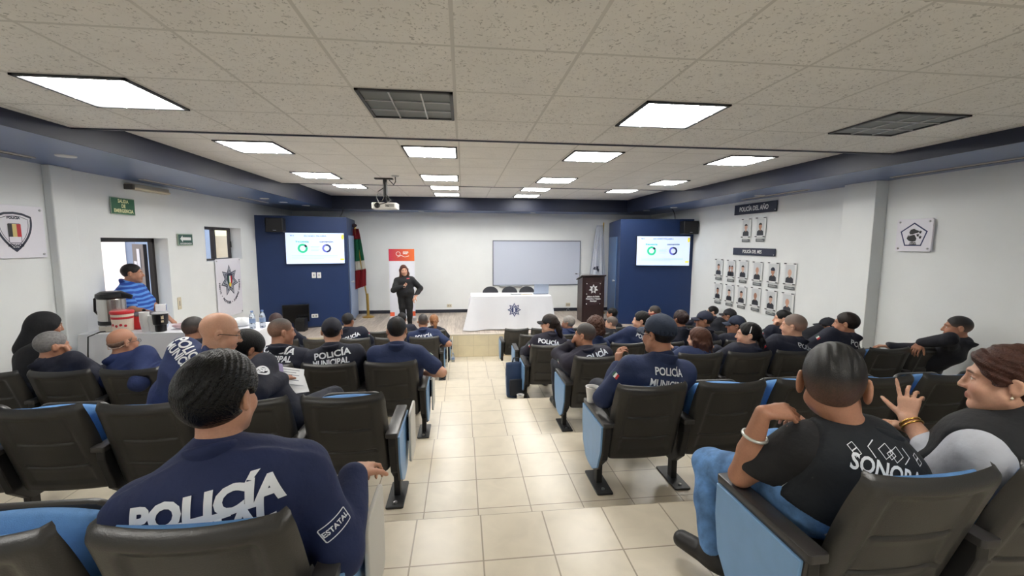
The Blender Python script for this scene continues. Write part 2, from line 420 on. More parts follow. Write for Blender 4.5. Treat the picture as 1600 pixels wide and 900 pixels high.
# thin linear lights / slots along both borders
m_slot = mat('pale_slot', (206, 200, 190), .4)
for k, (x, y0, y1, side) in enumerate([(-4.12, 3.6, 4.75, 'left wall by the shield plaque'), (-4.14, 6.2, 7.3, 'left wall above the door'), (-4.0, 8.4, 9.5, 'left wall by the blue panel'),
                                       (5.15, 3.2, 4.7, 'right wall above the dog plaque'), (5.1, 5.9, 7.4, 'right wall above the portraits')]):
    t = thing('linear_light', f'long thin ceiling slot along the {side}', 'ceiling slot', (x, y0, SOF), 0, 'linear slots in the navy border')
    obj('housing', bx((-.035, 0, -.012), (.035, y1 - y0, 0), bevel=.004), m_slot, t)
    obj('slot', bx((-.012, .02, -.015), (.012, y1 - y0 - .02, -.010)), mat('slot_dark', (70, 66, 62), .4), t)
# ================================================================== panels, screens, signs, stage furniture
m_steel = mat('brushed_steel', (190, 190, 190), .3, 1)
m_paper = mat('paper_white', (240, 242, 246), .7)
m_acr = mat('white_acrylic', (236, 234, 242), .25)
m_ink = mat('dark_navy_ink', (34, 40, 62), .5)
m_inkblack = mat('black_ink', (22, 22, 26), .5)
m_silver = mat('silver_print', (168, 172, 182), .4)
m_red = mat('red_print', (186, 34, 44), .45)
m_green = mat('green_print', (16, 84, 60), .45)
m_yellow = mat('yellow_print', (226, 200, 70), .45)
m_whiteink = mat('white_ink', (240, 242, 240), .5)

# corner closets, clad in blue -------------------------------------------------------------------
PT = 3.0
def closet(name, pts):
    return struct(name, prism(pts, PT - STZ), m_panel, loc=(0, 0, STZ))
LP0, LP1 = Vector((LX, 9.80, 0)), Vector((-2.63, 10.29, 0))
RP0, RP1 = Vector((3.73, 9.85, 0)), Vector((RX, 9.56, 0))
closet('wall_corner_left', [(LX, 9.80), (-2.63, 10.29), (-2.83, BY), (LX, BY)])
closet('wall_corner_right', [(3.73, 9.85), (RX, 9.56), (RX, BY), (4.17, BY)])
struct('trim_7', bx((-.9, -.012, 0), (.9, 0, .03)), m_navy, loc=(LP0 + LP1) / 2 + Vector((0, 0, STZ)), rot=(0, 0, math.atan2(LP1.y - LP0.y, LP1.x - LP0.x)))
def on_panel(p0, p1, u, v, off=0.0):
    """frame on a front panel at pixel (u, v): x along it, y up, z out of it"""
    d = (p1 - p0).normalized(); n = Vector((d.y, -d.x, 0))
    ray = CF + CR * ((u - 800) / FPX) + CU * ((450 - v) / FPX)
    o = Vector((0, 0, ZC)); t = (p0 - o).dot(n) / ray.dot(n)
    return frame(o + ray * t + n * off, d, (0, 0, 1), n)
def side_door(name, a, b, m, knob_end):
    a, b = Vector(a), Vector(b); d = (b - a).normalized(); n = Vector((d.y, -d.x, 0))
    L = (b - a).length
    M = frame(a + Vector((0, 0, STZ)), d, (0, 0, 1), n)
    o = struct(name, xform(bx((.0, .02, .002), (L, 2.1, .03), bevel=.004), M), m)
    kx = .07 if knob_end == 0 else L - .07
    obj('knob', xform(lathe([(.012, 0), (.012, .03), (.028, .035), (.03, .055), (.018, .066)], 16), M @ M4((kx, 1.0, .03))), m_steel, o)
    return o
m_ldoor = mat('pale_blue_grey_door', (132, 150, 182), .45, noise=.03)
m_rdoor = mat('steel_blue_door', (70, 100, 142), .45, noise=.03)
dl = (Vector((-2.83, BY, 0)) - Vector((-2.63, 10.29, 0)))
side_door('door_2', Vector((-2.63, 10.29, 0)) + dl * .12, Vector((-2.63, 10.29, 0)) + dl * .95, m_ldoor, 0)
dr = (Vector((4.17, BY, 0)) - Vector((3.73, 9.85, 0)))
side_door('door_3', Vector((4.17, BY, 0)) - dr * .12, Vector((3.73, 9.85, 0)) + dr * .2, m_rdoor, 1)

# wall screens showing the same slide ---------------------------------------------------------------
m_bezel = mat('screen_bezel', (14, 14, 16), .3)
m_lit = mat('lit_slide', (206, 222, 248), .3, emit=.75)
def lit(name, col, e=.8): return mat(name, col, .3, emit=e)
def ring_bm(r0, r1, a0, a1, n=28):
    bm = bmesh.new(); vs = []
    for k in range(n + 1):
        a = math.radians(a0 + (a1 - a0) * k / n); vs.append((bm.verts.new((r0 * math.cos(a), r0 * math.sin(a), 0)), bm.verts.new((r1 * math.cos(a), r1 * math.sin(a), 0))))
    for p, q in zip(vs, vs[1:]): bm.faces.new((p[0], p[1], q[1], q[0]))
    bmesh.ops.recalc_face_normals(bm, faces=bm.faces)
    for f in bm.faces:
        if f.normal.z < 0: f.normal_flip()
    return bm
def screen(p0, p1, u, v, W, Hh, label):
    M = on_panel(p0, p1, u, v, .055)
    t = thing('wall_screen', label, 'television', (0, 0, 0), 0, 'wall screens')
    t.matrix_world = M
    obj('housing', bx((-W / 2 - .012, -Hh / 2 - .015, -.05), (W / 2 + .012, Hh / 2 + .012, .0), bevel=.006), m_bezel, t)
    s = obj('slide', bx((-W / 2, -Hh / 2, .0), (W / 2, Hh / 2, .004)), m_lit, t)
    z = .0052
    k = W / 1.16
    def add(name, bm, m, x, y): return obj(name, xform(bm, M4((x * k, y * k, z))), m, s)
    add('slide_text', text_bm('BBVA', .034 * k, .0006), lit('slide_ink', (58, 70, 130), .12), -.45, .27)
    add('slide_text', text_bm('ESCANEO PALABRA', .05 * k, .0008), lit('slide_ink2', (96, 116, 180), .3), .0, .265)
    add('slide_text', text_bm('frecuencia', .062 * k, .0016), lit('slide_teal', (40, 186, 172), .45), -.26, .145)
    add('slide_text', text_bm('conversión', .062 * k, .0016), lit('slide_ink', (58, 70, 130), .12), .22, .145)
    add('donut_chart', ring_bm(.056 * k, .1 * k, 60, 385), lit('slide_green', (52, 190, 140), .7), -.255, .0)
    add('donut_chart', ring_bm(.056 * k, .1 * k, 25, 60), lit('slide_dark', (24, 34, 48), .3), -.255, .0)
    add('donut_chart', ring_bm(.052 * k, .092 * k, -90, 100), lit('slide_navy', (48, 52, 96), .4), .22, .0)
    add('donut_chart', ring_bm(.052 * k, .092 * k, 100, 270), lit('slide_violet', (104, 106, 190), .6), .22, .0)
    b = None
    for r in range(4): b = bx((-.1 * k, (.035 - .028 * r) * k - .003, 0), ((.08 - .02 * (r % 2)) * k, (.035 - .028 * r) * k + .003, .0004), b)
    for r in range(3): b = bx((-.48 * k, (-.16 - .03 * r) * k - .003, 0), ((.44 - .28 * (r == 2)) * k, (-.16 - .03 * r) * k + .003, .0004), b)
    add('slide_text_lines', b, lit('slide_rule', (150, 170, 216), .45), 0, 0)
    add('corner_mark', prism([(0, 0), (.04, .02), (.045, .11), (.0, .12), (-.015, .06)], .0004), lit('slide_yellow', (232, 214, 74), .7), .535, .185)
    add('corner_mark', prism(rrect(-.04, -.02, .05, .025, .02), .0004), lit('slide_yellow', (232, 214, 74), .7), .525, -.245)
    return t
screen(LP0, LP1, 493.5, 388, 1.19, .68, 'lit wall screen showing a slide on the left blue panel')
screen(RP0, RP1, 1035, 392, 1.22, .68, 'lit wall screen showing a slide on the right blue panel')
def wall_box(name, M, w, h, d, m, label, cat, group=None, bev=.006):
    t = thing(name, label, cat, (0, 0, 0), 0, group); t.matrix_world = M
    return t
# speakers over both outer ends of the panels
def speaker(M, label):
    t = thing('loudspeaker', label, 'loudspeaker', (0, 0, 0), 0, 'black corner loudspeakers'); t.matrix_world = M
    obj('cabinet', prism([(-.2, -.0), (.2, .0), (.16, .2), (-.16, .2)], .3, bevel=.012, m=M4((0, -.15, .0), (PI / 2, 0, 0)) @ M4((0, 0, -.15)) if False else M4((0, .15, 0), (PI / 2, 0, 0))), m_black, t)
    obj('grille', bx((-.15, -.13, .201), (.15, .13, .206), bevel=.002), mat('speaker_grille', (24, 24, 27), .7, bump=.5, bscale=400), t)
    obj('badge', bx((-.03, -.118, .2065), (.03, -.108, .208)), m_silver, t)
    obj('bracket', bx((-.03, -.03, -.06), (.03, .03, .002)), m_black, t)
    return t
def tilt(M, rx=0, ry=0): return M @ M4((0, 0, 0), (rx, ry, 0))
speaker(on_panel(LP0, LP1, 431, 352, .065), 'black loudspeaker at the top left of the left blue panel')
speaker(on_panel(RP0, RP1, 1074, 356, .065), 'black loudspeaker at the top right of the right blue panel')

def plate(M, w, h, label, cat, group, m=None, holes=2, name='outlet_plate'):
    t = thing(name, label, cat, (0, 0, 0), 0, group); t.matrix_world = M
    obj('faceplate', prism(rrect(-w / 2, -h / 2, w / 2, h / 2, .012), .008, bevel=.002), m or m_white, t)
    b = None
    for k in range(holes):
        x = (k - (holes - 1) / 2) * w * .42
        b = bx((x - w * .12, -h * .2, .0075), (x + w * .12, h * .2, .0095), b)
    obj('socket', b, mat('socket_grey', (150, 146, 138), .5), t)
    return t
plate(on_panel(LP0, LP1, 490.5, 430, .001), .085, .13, 'left plate of the two white plates under the left screen', 'wall plate', 'white plates under the screen', holes=1)
plate(on_panel(LP0, LP1, 498.5, 430, .001), .085, .13, 'right plate of the two white plates under the left screen', 'wall plate', 'white plates under the screen', holes=1)
plate(on_panel(LP0, LP1, 492, 493.5, .001), .14, .085, 'white double socket low on the left blue panel', 'socket', None)
def back_m(u, v, off=.001): return frame(at(u, v, BY) + Vector((0, -off, 0)), (1, 0, 0), (0, 0, 1), (0, -1, 0))
m_almond = mat('almond_plastic', (206, 196, 172), .5)
plate(back_m(702, 477.5), .13, .085, 'beige socket on the stage wall between the banner and the table', 'socket', 'beige sockets', m_almond)
plate(back_m(887.5, 476), .13, .10, 'beige socket on the stage wall between the table and the lectern', 'socket', 'beige sockets', m_almond)
t = thing('electric_cord', 'thin grey cord hanging from the socket by the lectern', 'cord', at(887, 480, BY))
obj('cable', tube([(0, -.02, 0), (-.05, -.03, -.12), (-.1, -.04, -.26), (-.02, -.05, -.34), (.12, -.05, -.33), (.06, -.04, -.2), (.02, -.03, -.02)], .006, 6), mat('grey_cable', (160, 160, 158), .5), t)
t = thing('wall_bell', 'small round pale bell on the wall beside the white flag', 'bell', (0, 0, 0)); t.matrix_world = back_m(936, 382.5)
obj('dome', lathe([(.095, 0), (.1, .02), (.085, .045), (.04, .06), (.005, .062)], 28), m_white, t)
obj('hub', lathe([(.02, .058), (.02, .075), (.002, .078)], 14), m_steel, t)

# left wall signs ---------------------------------------------------------------------------------
def left_m(u, v, off=.003):
    d = CF + CR * ((u - 800) / FPX) + CU * ((450 - v) / FPX); p = Vector((0, 0, ZC)) + d * (LX / d.x)
    return frame(p + Vector((off, 0, 0)), (0, 1, 0), (0, 0, 1), (1, 0, 0))
def right_m(u, v, off=.003):
    d = CF + CR * ((u - 800) / FPX) + CU * ((450 - v) / FPX); p = Vector((0, 0, ZC)) + d * (RX / d.x)
    return frame(p + Vector((-off, 0, 0)), (0, -1, 0), (0, 0, 1), (-1, 0, 0))
def board(name, M, w, h, m, label, cat, th=.012, r=.01, pins=True, group=None, edge=None):
    t = thing(name, label, cat, (0, 0, 0), 0, group); t.matrix_world = M
    obj('board', prism(rrect(-w / 2, -h / 2, w / 2, h / 2, r), th, bevel=.0025, m=M4((0, 0, .012))), m, t)
    if pins:
        for sx in (-1, 1):
            for sy in (-1, 1):
                obj('standoff', lathe([(.012, 0), (.012, .012 + th + .006), (.009, .012 + th + .01), (.001, .012 + th + .01)], 12, m=M4((sx * (w / 2 - .035), sy * (h / 2 - .035), 0))), m_steel, t)
    return t
def deco(t, name, bm, m, x=0, y=0, z=.0255, parent=None):
    return obj(name, xform(bm, M4((x, y, z))), m, parent or t)
m_signgreen = mat('exit_sign_green', (20, 92, 58), .4)
t = board('exit_sign', left_m(189.5, 322.5), .40, .215, mat('sign_rim', (150, 168, 150), .5), 'green SALIDA DE EMERGENCIA sign above the left doorway', 'sign', .008, .004, False)
deco(t, 'green_field', bx((-.19, -.098, -.004), (.19, .098, .002)), m_signgreen, 0, 0, .021)
for k, s in enumerate(['SALIDA', 'DE', 'EMERGENCIA']):
    deco(t, 'lettering', text_bm(s, .062, .0022, sx=.86), mat('sign_letters', (236, 236, 180), .5), 0, .062 - .062 * k, .0236)
t = board('arrow_sign', left_m(287.5, 374.5), .37, .185, mat('sign_rim', (150, 168, 150), .5), 'green evacuation sign with a white arrow beside the small window', 'sign', .008, .004, False)
deco(t, 'green_field', bx((-.168, -.078, -.004), (.168, .078, .002)), mat('arrow_sign_green', (28, 76, 64), .4), 0, 0, .021)
deco(t, 'arrow', prism([(-.135, .014), (-.075, .066), (-.075, .038), (.135, .038), (.135, -.01), (-.075, -.01), (-.075, -.038)], .001), m_whiteink, 0, 0, .0235)
deco(t, 'lettering', text_bm('RUTA DE EVACUACION', .026, .0012), m_whiteink, 0, -.062, .0238)
t = board('fire_sign', left_m(406, 383.5), .25, .22, m_red, 'small red fire equipment sign by the left blue panel', 'sign', .006, .004, False)
deco(t, 'pictogram', bx((-.08, -.075, 0), (-.02, .02, .001)), m_whiteink, 0, 0, .0185); deco(t, 'pictogram', prism([(.02, -.075), (.08, -.075), (.08, .02), (.05, .06), (.02, .02)], .001), m_whiteink, 0, 0, .0185)
plate(left_m(280, 474, .001), .085, .19, 'beige light switch on the left wall past the doorway', 'switch', None, m_almond, 1, 'light_switch')
plate(left_m(398, 510, .001), .075, .12, 'grey socket low on the left wall by the blue panel', 'socket', None, mat('grey_plate', (170, 168, 158), .5), 1)
t = thing('strip_lamp', 'unlit strip lamp high on the left wall above the exit sign', 'lamp', (LX, 6.27, 3.14))
obj('housing', bx((0, 0, -.02), (.07, .77, .06), bevel=.006), mat('lamp_housing_beige', (196, 188, 168), .5), t)
obj('tube_light', tube([(.09, .03, .0), (.09, .74, .0)], .016, 12), mat('lamp_tube', (226, 214, 186), .4), t)
obj('end_cap', bx((.0, -.01, -.025), (.11, .03, .04), bevel=.004), mat('lamp_cap', (84, 78, 70), .5), t)

def shield_pts(w, h, n=10):
    pts = [(-w / 2, h * .38), (-w * .25, h * .46), (0, h * .48), (w * .25, h * .46), (w / 2, h * .38)]
    for k in range(n + 1):
        a = k / n; pts.append((w / 2 * (1 - a ** 2.2) if a < 1 else 0, h * .3 - (h * .8) * a))
    left = [(-x, y) for x, y in pts[5:-1]][::-1]
    return pts + left
def ribbon(pts, w, closed=True):
    """flat line of width w along pts"""
    bm = bmesh.new(); n = len(pts); ps = [Vector((p[0], p[1], 0)) for p in pts]; ring = []
    for i, p in enumerate(ps):
        a = ps[i - 1] if (closed or i) else p; b = ps[(i + 1) % n] if (closed or i < n - 1) else p
        t = (b - a).normalized(); nn = Vector((-t.y, t.x, 0)); ring.append((bm.verts.new(p - nn * w / 2), bm.verts.new(p + nn * w / 2)))
    for i in range(n if closed else n - 1):
        a, b = ring[i], ring[(i + 1) % n]; f = bm.faces.new((a[0], b[0], b[1], a[1]))
    bm.normal_update()
    for f in bm.faces:
        if f.normal.z < 0: f.normal_flip()
    return bm
# shield plaque beside the left pillar
SH = board('shield_plaque', left_m(18, 362), .62, .52, m_acr, 'white plaque with a dark school shield at the far left wall', 'plaque', .012, .012)
deco(SH, 'shield_outline', ribbon(shield_pts(.34, .38), .022), m_ink)
deco(SH, 'shield_outline', ribbon(shield_pts(.28, .32), .005), m_ink, 0, .0)
for k, (c, m) in enumerate([(-.042, m_inkblack), (0, mat('ochre_print', (206, 186, 120), .5)), (.042, m_red)]):
    deco(SH, 'flag_band', bx((c - .021, -.05, 0), (c + .021, .075, .001)), m, 0, .0)
deco(SH, 'flag_band', ribbon(rrect(-.06, -.11, .06, .078, .012), .005), m_ink, 0, .0)
deco(SH, 'lettering', text_bm('POLICIA', .034, .002), m_ink, 0, .135)
deco(SH, 'lettering', text_bm('NOGALES', .034, .002), m_ink, 0, -.135)
deco(SH, 'shield_point', prism([(-.04, 0), (.04, 0), (0, -.025)], .001), m_ink, 0, -.155)
# star plaque under the small window
def seven_star(t, R, parent=None, dark=m_ink, light=m_silver, z=.0255, y=0):
    s = deco(t, 'star', prism(star(7, R, R * .56, 90), .002), dark, 0, y, z)
    deco(t, 'star_face', prism(star(7, R * .9, R * .47, 90), .0015), light, 0, 0, z + .0009 + y * 0, s) if y == 0 else obj('star_face', xform(prism(star(7, R * .9, R * .47, 90), .0015), M4((0, y, z + .0009))), light, s)
    obj('star_ray', xform(prism(star(7, R * .72, R * .42, 90), .0015), M4((0, y, z + .0018))), dark, s)
    obj('star_ray', xform(prism(star(7, R * .6, R * .36, 90), .0015), M4((0, y, z + .0026))), light, s)
    return s
SP = board('star_plaque', left_m(357, 449), .86, 1.09, m_acr, 'white plaque with a seven-pointed police star under the small window', 'plaque', .012, .03)
s = seven_star(SP, .30, y=.13)
obj('shield', xform(prism(shield_pts(.2, .30), .002), M4((0, .13, .0295))), m_ink, s)
for c, m in ((-.045, m_green), (0, m_whiteink), (.045, m_red)):
    obj('shield_band', xform(bx((c - .0225, -.06, 0), (c + .0225, .09, .001)), M4((0, .13, .0318))), m, s)
obj('shield_boss', xform(prism(star(24, .04, .04), .001), M4((0, .055, .0332))), m_yellow, s)
def arc_text(t, s, R, a0, a1, size, m, y, inward=True, z=.0255):
    bm = None; n = len(s)
    for i, ch in enumerate(s):
        if ch == ' ': continue
        a = math.radians(a0 + (a1 - a0) * (i + .5) / n)
        b = text_bm(ch, size, .003)
        xform(b, M4((R * math.cos(a), R * math.sin(a) + y, z), (0, 0, a + PI / 2)))
        bm = join(bm, b)
    return obj('lettering', bm, m, t)
arc_text(SP, 'SERVIR • PROTEGER • SIEMPRE LEALES', .345, 170, 372, .062, m_ink, .06)

# right wall ---------------------------------------------------------------------------------------
def year_sign(u, v, w, h, s, label):
    t = board('name_sign', right_m(u, v), w, h, m_ink, label, 'sign', .014, .004, False, 'navy signs with white lettering')
    deco(t, 'lettering', text_bm(s, h * .62, h * .014, sx=.82 if 'MES' in s else .82), m_whiteink, -.02, 0, .0268)
    obj('standoff', lathe([(.01, 0), (.01, .004), (.001, .005)], 10, m=M4((w / 2 - .03, -h * .32, .026))), m_steel, t)
    return t
year_sign(1180.5, 325.5, 1.15, .19, 'POLICÍA DEL AÑO', 'navy POLICIA DEL ANO sign on the right wall')
year_sign(1178, 393.5, 1.16, .135, 'POLICÍA DEL MES', 'navy POLICIA DEL MES sign on the right wall')
m_psheet = mat('portrait_sheet', (226, 228, 228), .3)
m_pback = mat('portrait_grey_ground', (204, 208, 210), .5)
def portrait(u, v, label, kind=0, group='officer portraits under POLICIA DEL MES', cap=False, two=False, hair=True):
    w, h = .27, .36
    t = board('portrait', right_m(u, v), w, h, m_psheet, label, 'portrait', .008, .006, False, group)
    for sx in (-1, 1):
        for sy in (-1, 1):
            obj('clip', bx((sx * (w / 2 - .03) - .022, sy * (h / 2 - .012) - .008, .019), (sx * (w / 2 - .03) + .022, sy * (h / 2 - .012) + .008, .032), bevel=.002), mat('dark_clip', (60, 62, 66), .4), t)
    z = .0205
    g = deco(t, 'photo', bx((-.1, -.15, 0), (.1, .15, .0008)), m_pback, 0, 0, z)
    sk = mat('printed_skin_%d' % (kind % 3), [(196, 152, 130), (170, 124, 100), (206, 170, 150)][kind % 3], .5)
    for c in ([-.035, .045] if two else [0]):
        sc = .75 if two else 1
        def add(nm, pts, m, dz, x=0, y=0): obj(nm, xform(prism(pts, .0004), M4((c + x, y, z + .001 + dz))), m, g)
        add('uniform', [(-.085 * sc, -.148), (.085 * sc, -.148), (.08 * sc, -.075), (.03 * sc, -.045), (-.03 * sc, -.045), (-.08 * sc, -.075)], mat('printed_uniform', (44, 46, 54), .5), 0)
        el = lambda rx, ry, a0=0, a1=360, n=20: [(rx * math.cos(math.radians(a0 + (a1 - a0) * i / n)), ry * math.sin(math.radians(a0 + (a1 - a0) * i / n))) for i in range(n if a1 - a0 == 360 else n + 1)]
        add('neck', [(-.02, -.06), (.02, -.06), (.018, -.02), (-.018, -.02)], sk, .0003)
        add('face', el(.042 * sc, .056 * sc), sk, .0006, 0, .02)
        if hair: add('hair', el(.045 * sc, .045 * sc, 12, 168), mat('printed_hair', (40, 36, 36), .5), .0009, 0, .034)
        if cap:
            add('cap', el(.05, .05, 0, 180), mat('printed_cap', (34, 46, 66), .5), .0012, 0, .045); add('cap', el(.055, .014), mat('printed_cap', (34, 46, 66), .5), .0014, 0, .045)
    n = obj('name_strip', prism(rrect(-.11, -.028, .11, .028, .008), .004, m=M4((0, -h / 2 - .055, .012))), mat('name_strip_grey', (92, 96, 98), .5), t)
    lb = None
    for r in range(2): lb = bx((-.085, -h / 2 - .062 + r * .02, .0162), (.085 - .03 * r, -h / 2 - .055 + r * .02, .0168), lb)
    obj('printed_line', lb, mat('strip_text', (196, 198, 198), .5), n)
    return t
portrait(1167.5, 356.5, 'officer portrait under POLICIA DEL ANO, the left one', 0, 'officer portraits under POLICIA DEL ANO')
portrait(1190, 355, 'officer portrait under POLICIA DEL ANO, the right one', 1, 'officer portraits under POLICIA DEL ANO')
OR = ['first', 'second', 'third', 'fourth', 'fifth', 'sixth', 'seventh', 'eighth']
for k, (u, v) in enumerate([(1124.5, 418), (1143.5, 420), (1162.5, 421), (1185, 424), (1209.5, 426), (1236, 428)]):
    portrait(u, v, f'officer portrait in the upper row under POLICIA DEL MES, {OR[k]} from the left', k, cap=(k == 4), two=(k == 1), hair=(k not in (5, 3)))
for k, (u, v) in enumerate([(1123, 455), (1141, 458), (1160, 461), (1182, 464), (1206, 469), (1232, 474)]):
    portrait(u, v, f'officer portrait in the lower row under POLICIA DEL MES, {OR[k]} from the left', k + 1, hair=(k not in (3, 5)))
DG = board('dog_plaque', right_m(1432, 367.5), .41, .385, m_acr, 'white plaque with a blue pentagon and dog emblem on the right wall', 'plaque', .025, .022)
z = .0385
pent = [(.155 * math.cos(math.radians(90 + 72 * k)), .145 * math.sin(math.radians(90 + 72 * k)) - .004) for k in range(5)]
obj('pentagon', xform(ribbon(pent, .018), M4((0, 0, z))), mat('pentagon_navy', (30, 44, 92), .5), DG)
dogh = [(-.06, .045), (-.045, .075), (-.01, .085), (.02, .07), (.045, .062), (.05, .045), (.03, .035), (.005, .03), (-.02, .02), (-.05, .02)]
dogb = [(-.07, .01), (-.03, .015), (.0, .02), (.01, .0), (.028, -.03), (.02, -.06), (-.02, -.068), (-.06, -.055), (-.085, -.03)]
e = obj('dog_emblem', xform(prism(dogh, .001), M4((.01, -.01, z))), m_inkblack, DG); obj('dog_emblem', xform(prism(dogb, .001), M4((.01, -.01, z))), m_inkblack, DG)
obj('collar_line', xform(ribbon([(-.06, .0), (-.02, .012), (.02, .018)], .006, False), M4((.005, -.008, z + .0015))), m_acr, DG)
for x, y in ((.075, .03), (.05, -.005), (.078, -.03)):
    b = prism(star(12, .012, .012), .001)
    for a in (40, 75, 105, 140): b = prism(star(8, .0045, .0045, 0, .017 * math.cos(math.radians(a)), .017 * math.sin(math.radians(a))), .001, b)
    obj('paw_print', xform(b, M4((x, y, z))), m_inkblack, DG)
obj('lettering', xform(text_bm('UNIDAD', .018, .0012), M4((0, -.09, z))), m_inkblack, DG); obj('lettering', xform(text_bm('CANINA', .022, .0016), M4((0, -.108, z))), m_inkblack, DG)

# stage ----------------------------------------------------------------------------------------------
t = thing('whiteboard', 'wide white marker board on the stage wall', 'whiteboard', (0, 0, 0)); t.matrix_world = frame((2.09, BY, 1.865), (1, 0, 0), (0, 0, 1), (0, -1, 0))
obj('writing_surface', bx((-1.235, -.61, .004), (1.235, .61, .016)), mat('whiteboard_surface', (203, 210, 226), .18), t)
b = None
for lo, hi in [((-1.25, -.63, 0), (1.25, -.605, .026)), ((-1.25, .605, 0), (1.25, .63, .026)), ((-1.25, -.63, 0), (-1.23, .63, .026)), ((1.23, -.63, 0), (1.25, .63, .026))]: b = bx(lo, hi, b, bevel=.003)
obj('frame', b, mat('whiteboard_frame', (120, 126, 140), .4, .4), t)
obj('pen_tray', bx((-1.06, -.66, 0), (-.42, -.63, .07), bevel=.004), mat('tray_aluminium', (190, 194, 200), .35, .6), t)

# cloth-covered table with its star
TX0, TX1, TY0, TY1, TZ = .20, 1.99, 9.42, 10.1, STZ + .75
t = thing('presentation_table', 'long stage table under a white cloth with a navy star', 'table', ((TX0 + TX1) / 2, (TY0 + TY1) / 2, STZ))
obj('tabletop', bx((-.88, -.33, .72), (.88, .33, .742)), mat('table_wood', (150, 120, 90), .5), t)
for sx in (-1, 1):
    for sy in (-1, 1): obj('leg', tube([(sx * .8, sy * .28, 0), (sx * .8, sy * .28, .72)], .018, 10), m_steel, t)
def cloth_bm(hw, hd, top, drop, flare, waves, seed, corner=.05, n=30):
    """a cloth over a table: flat top, hanging skirt with folds"""
    rnd = random.Random(seed); bm = bmesh.new()
    per = []
    N = 4 * n
    def edge(k):
        s = k / N * 4; side = int(s) % 4; f = s - int(s)
        if side == 0: return Vector((-hw + 2 * hw * f, -hd, 0)), Vector((0, -1, 0))
        if side == 1: return Vector((hw, -hd + 2 * hd * f, 0)), Vector((1, 0, 0))
        if side == 2: return Vector((hw - 2 * hw * f, hd, 0)), Vector((0, 1, 0))
        return Vector((-hw, hd - 2 * hd * f, 0)), Vector((-1, 0, 0))
    ph = [rnd.uniform(0, 6.28) for _ in range(6)]
    rows = []
    levels = [0, .015, .05, .12, .25, .42, .6, .8, 1]
    for li, l in enumerate(levels):
        row = []
        for k in range(N):
            p, nn = edge(k); p2, nn2 = edge(k + 1)
            s = k / N * 4; f = s - int(s); c = max(0, 1 - min(f, 1 - f) / .06)
            if c > 0: nn = (p.normalized() * c + nn * (1 - c)).normalized()
            w = math.sin(waves * 2 * PI * k / N + ph[0]) * .5 + math.sin(waves * 1.7 * 2 * PI * k / N + ph[1]) * .35 + math.sin(waves * .6 * 2 * PI * k / N + ph[2]) * .4
            out = .008 + flare * l * (.55 + .45 * w) + c * corner * l * 1.6
            z = top - drop * l * (1 + .012 * math.sin(5 * 2 * PI * k / N + ph[3])) + (.0 if li else .004)
            row.append(bm.verts.new((p.x + nn.x * out, p.y + nn.y * out, z)))
        rows.append(row)
    for a, b in zip(rows, rows[1:]):
        for k in range(N): bm.faces.new((a[k], b[k], b[(k + 1) % N], a[(k + 1) % N]))
    ctr = bm.faces.new(rows[0])
    bmesh.ops.recalc_face_normals(bm, faces=bm.faces)
    return bm
m_cloth = mat('white_tablecloth', (232, 234, 240), .8, bump=.08, bscale=160)
c = obj('tablecloth', cloth_bm((TX1 - TX0) / 2, (TY1 - TY0) / 2, .75, .73, .13, 9, 4), m_cloth)
smooth(c, math.radians(50)); c.location = ((TX0 + TX1) / 2, (TY0 + TY1) / 2, STZ); tag(c, 'white cloth with a navy star draped over the stage table', 'tablecloth')
bpy.context.view_layer.update()
def drape(bm, o, M, off=.004):
    """press a flat drawing onto a surface along its own -z"""
    bvh = BVHTree.FromObject(o, bpy.context.evaluated_depsgraph_get()) if not isinstance(o, BVHTree) else o
    inv = o.matrix_world.inverted() if not isinstance(o, BVHTree) else Matrix()
    d = -(M.to_3x3() @ Vector((0, 0, 1))).normalized(); dl = (inv.to_3x3() @ d).normalized()
    bad = []
    for v in bm.verts:
        w = M @ v.co; hit = bvh.ray_cast(inv @ (w - d * .6), dl, 1.4)
        if hit[0] is None: bad.append(v); continue
        v.co = hit[0] - dl * (off + v.co.z)
    bmesh.ops.delete(bm, geom=bad, context='VERTS')
    return bm
def dense(bm, L):
    """cut a flat drawing along a square grid so that it can follow a curved surface"""
    if not bm.verts: return bm
    for ax in (0, 1):
        a = min(v.co[ax] for v in bm.verts); b = max(v.co[ax] for v in bm.verts); n = Vector((1, 0, 0) if ax == 0 else (0, 1, 0))
        for k in range(1, int((b - a) / L) + 1):
            p = [0, 0, 0]; p[ax] = a + k * L
            bmesh.ops.bisect_plane(bm, geom=bm.verts[:] + bm.edges[:] + bm.faces[:], plane_co=p, plane_no=n, dist=1e-6)
    bmesh.ops.triangulate(bm, faces=[q for q in bm.faces if len(q.verts) > 4])
    return bm
Mst = frame(at(803.5, 484, 9.38), (1, 0, 0), (0, 0, 1), (0, -1, 0))
obj('star_print', drape(dense(ribbon(star(8, .14, .078, 90), .03), .03), c, Mst), mat('star_navy', (44, 58, 110), .6), c)
obj('star_print', drape(dense(prism(star(8, .09, .055, 90), .0005), .03), c, Mst, .003), mat('star_navy', (44, 58, 110), .6), c)
obj('star_print', drape(dense(bx((-.02, -.05, 0), (.02, .05, .0003)), .03), c, Mst, .0065), m_cloth, c)
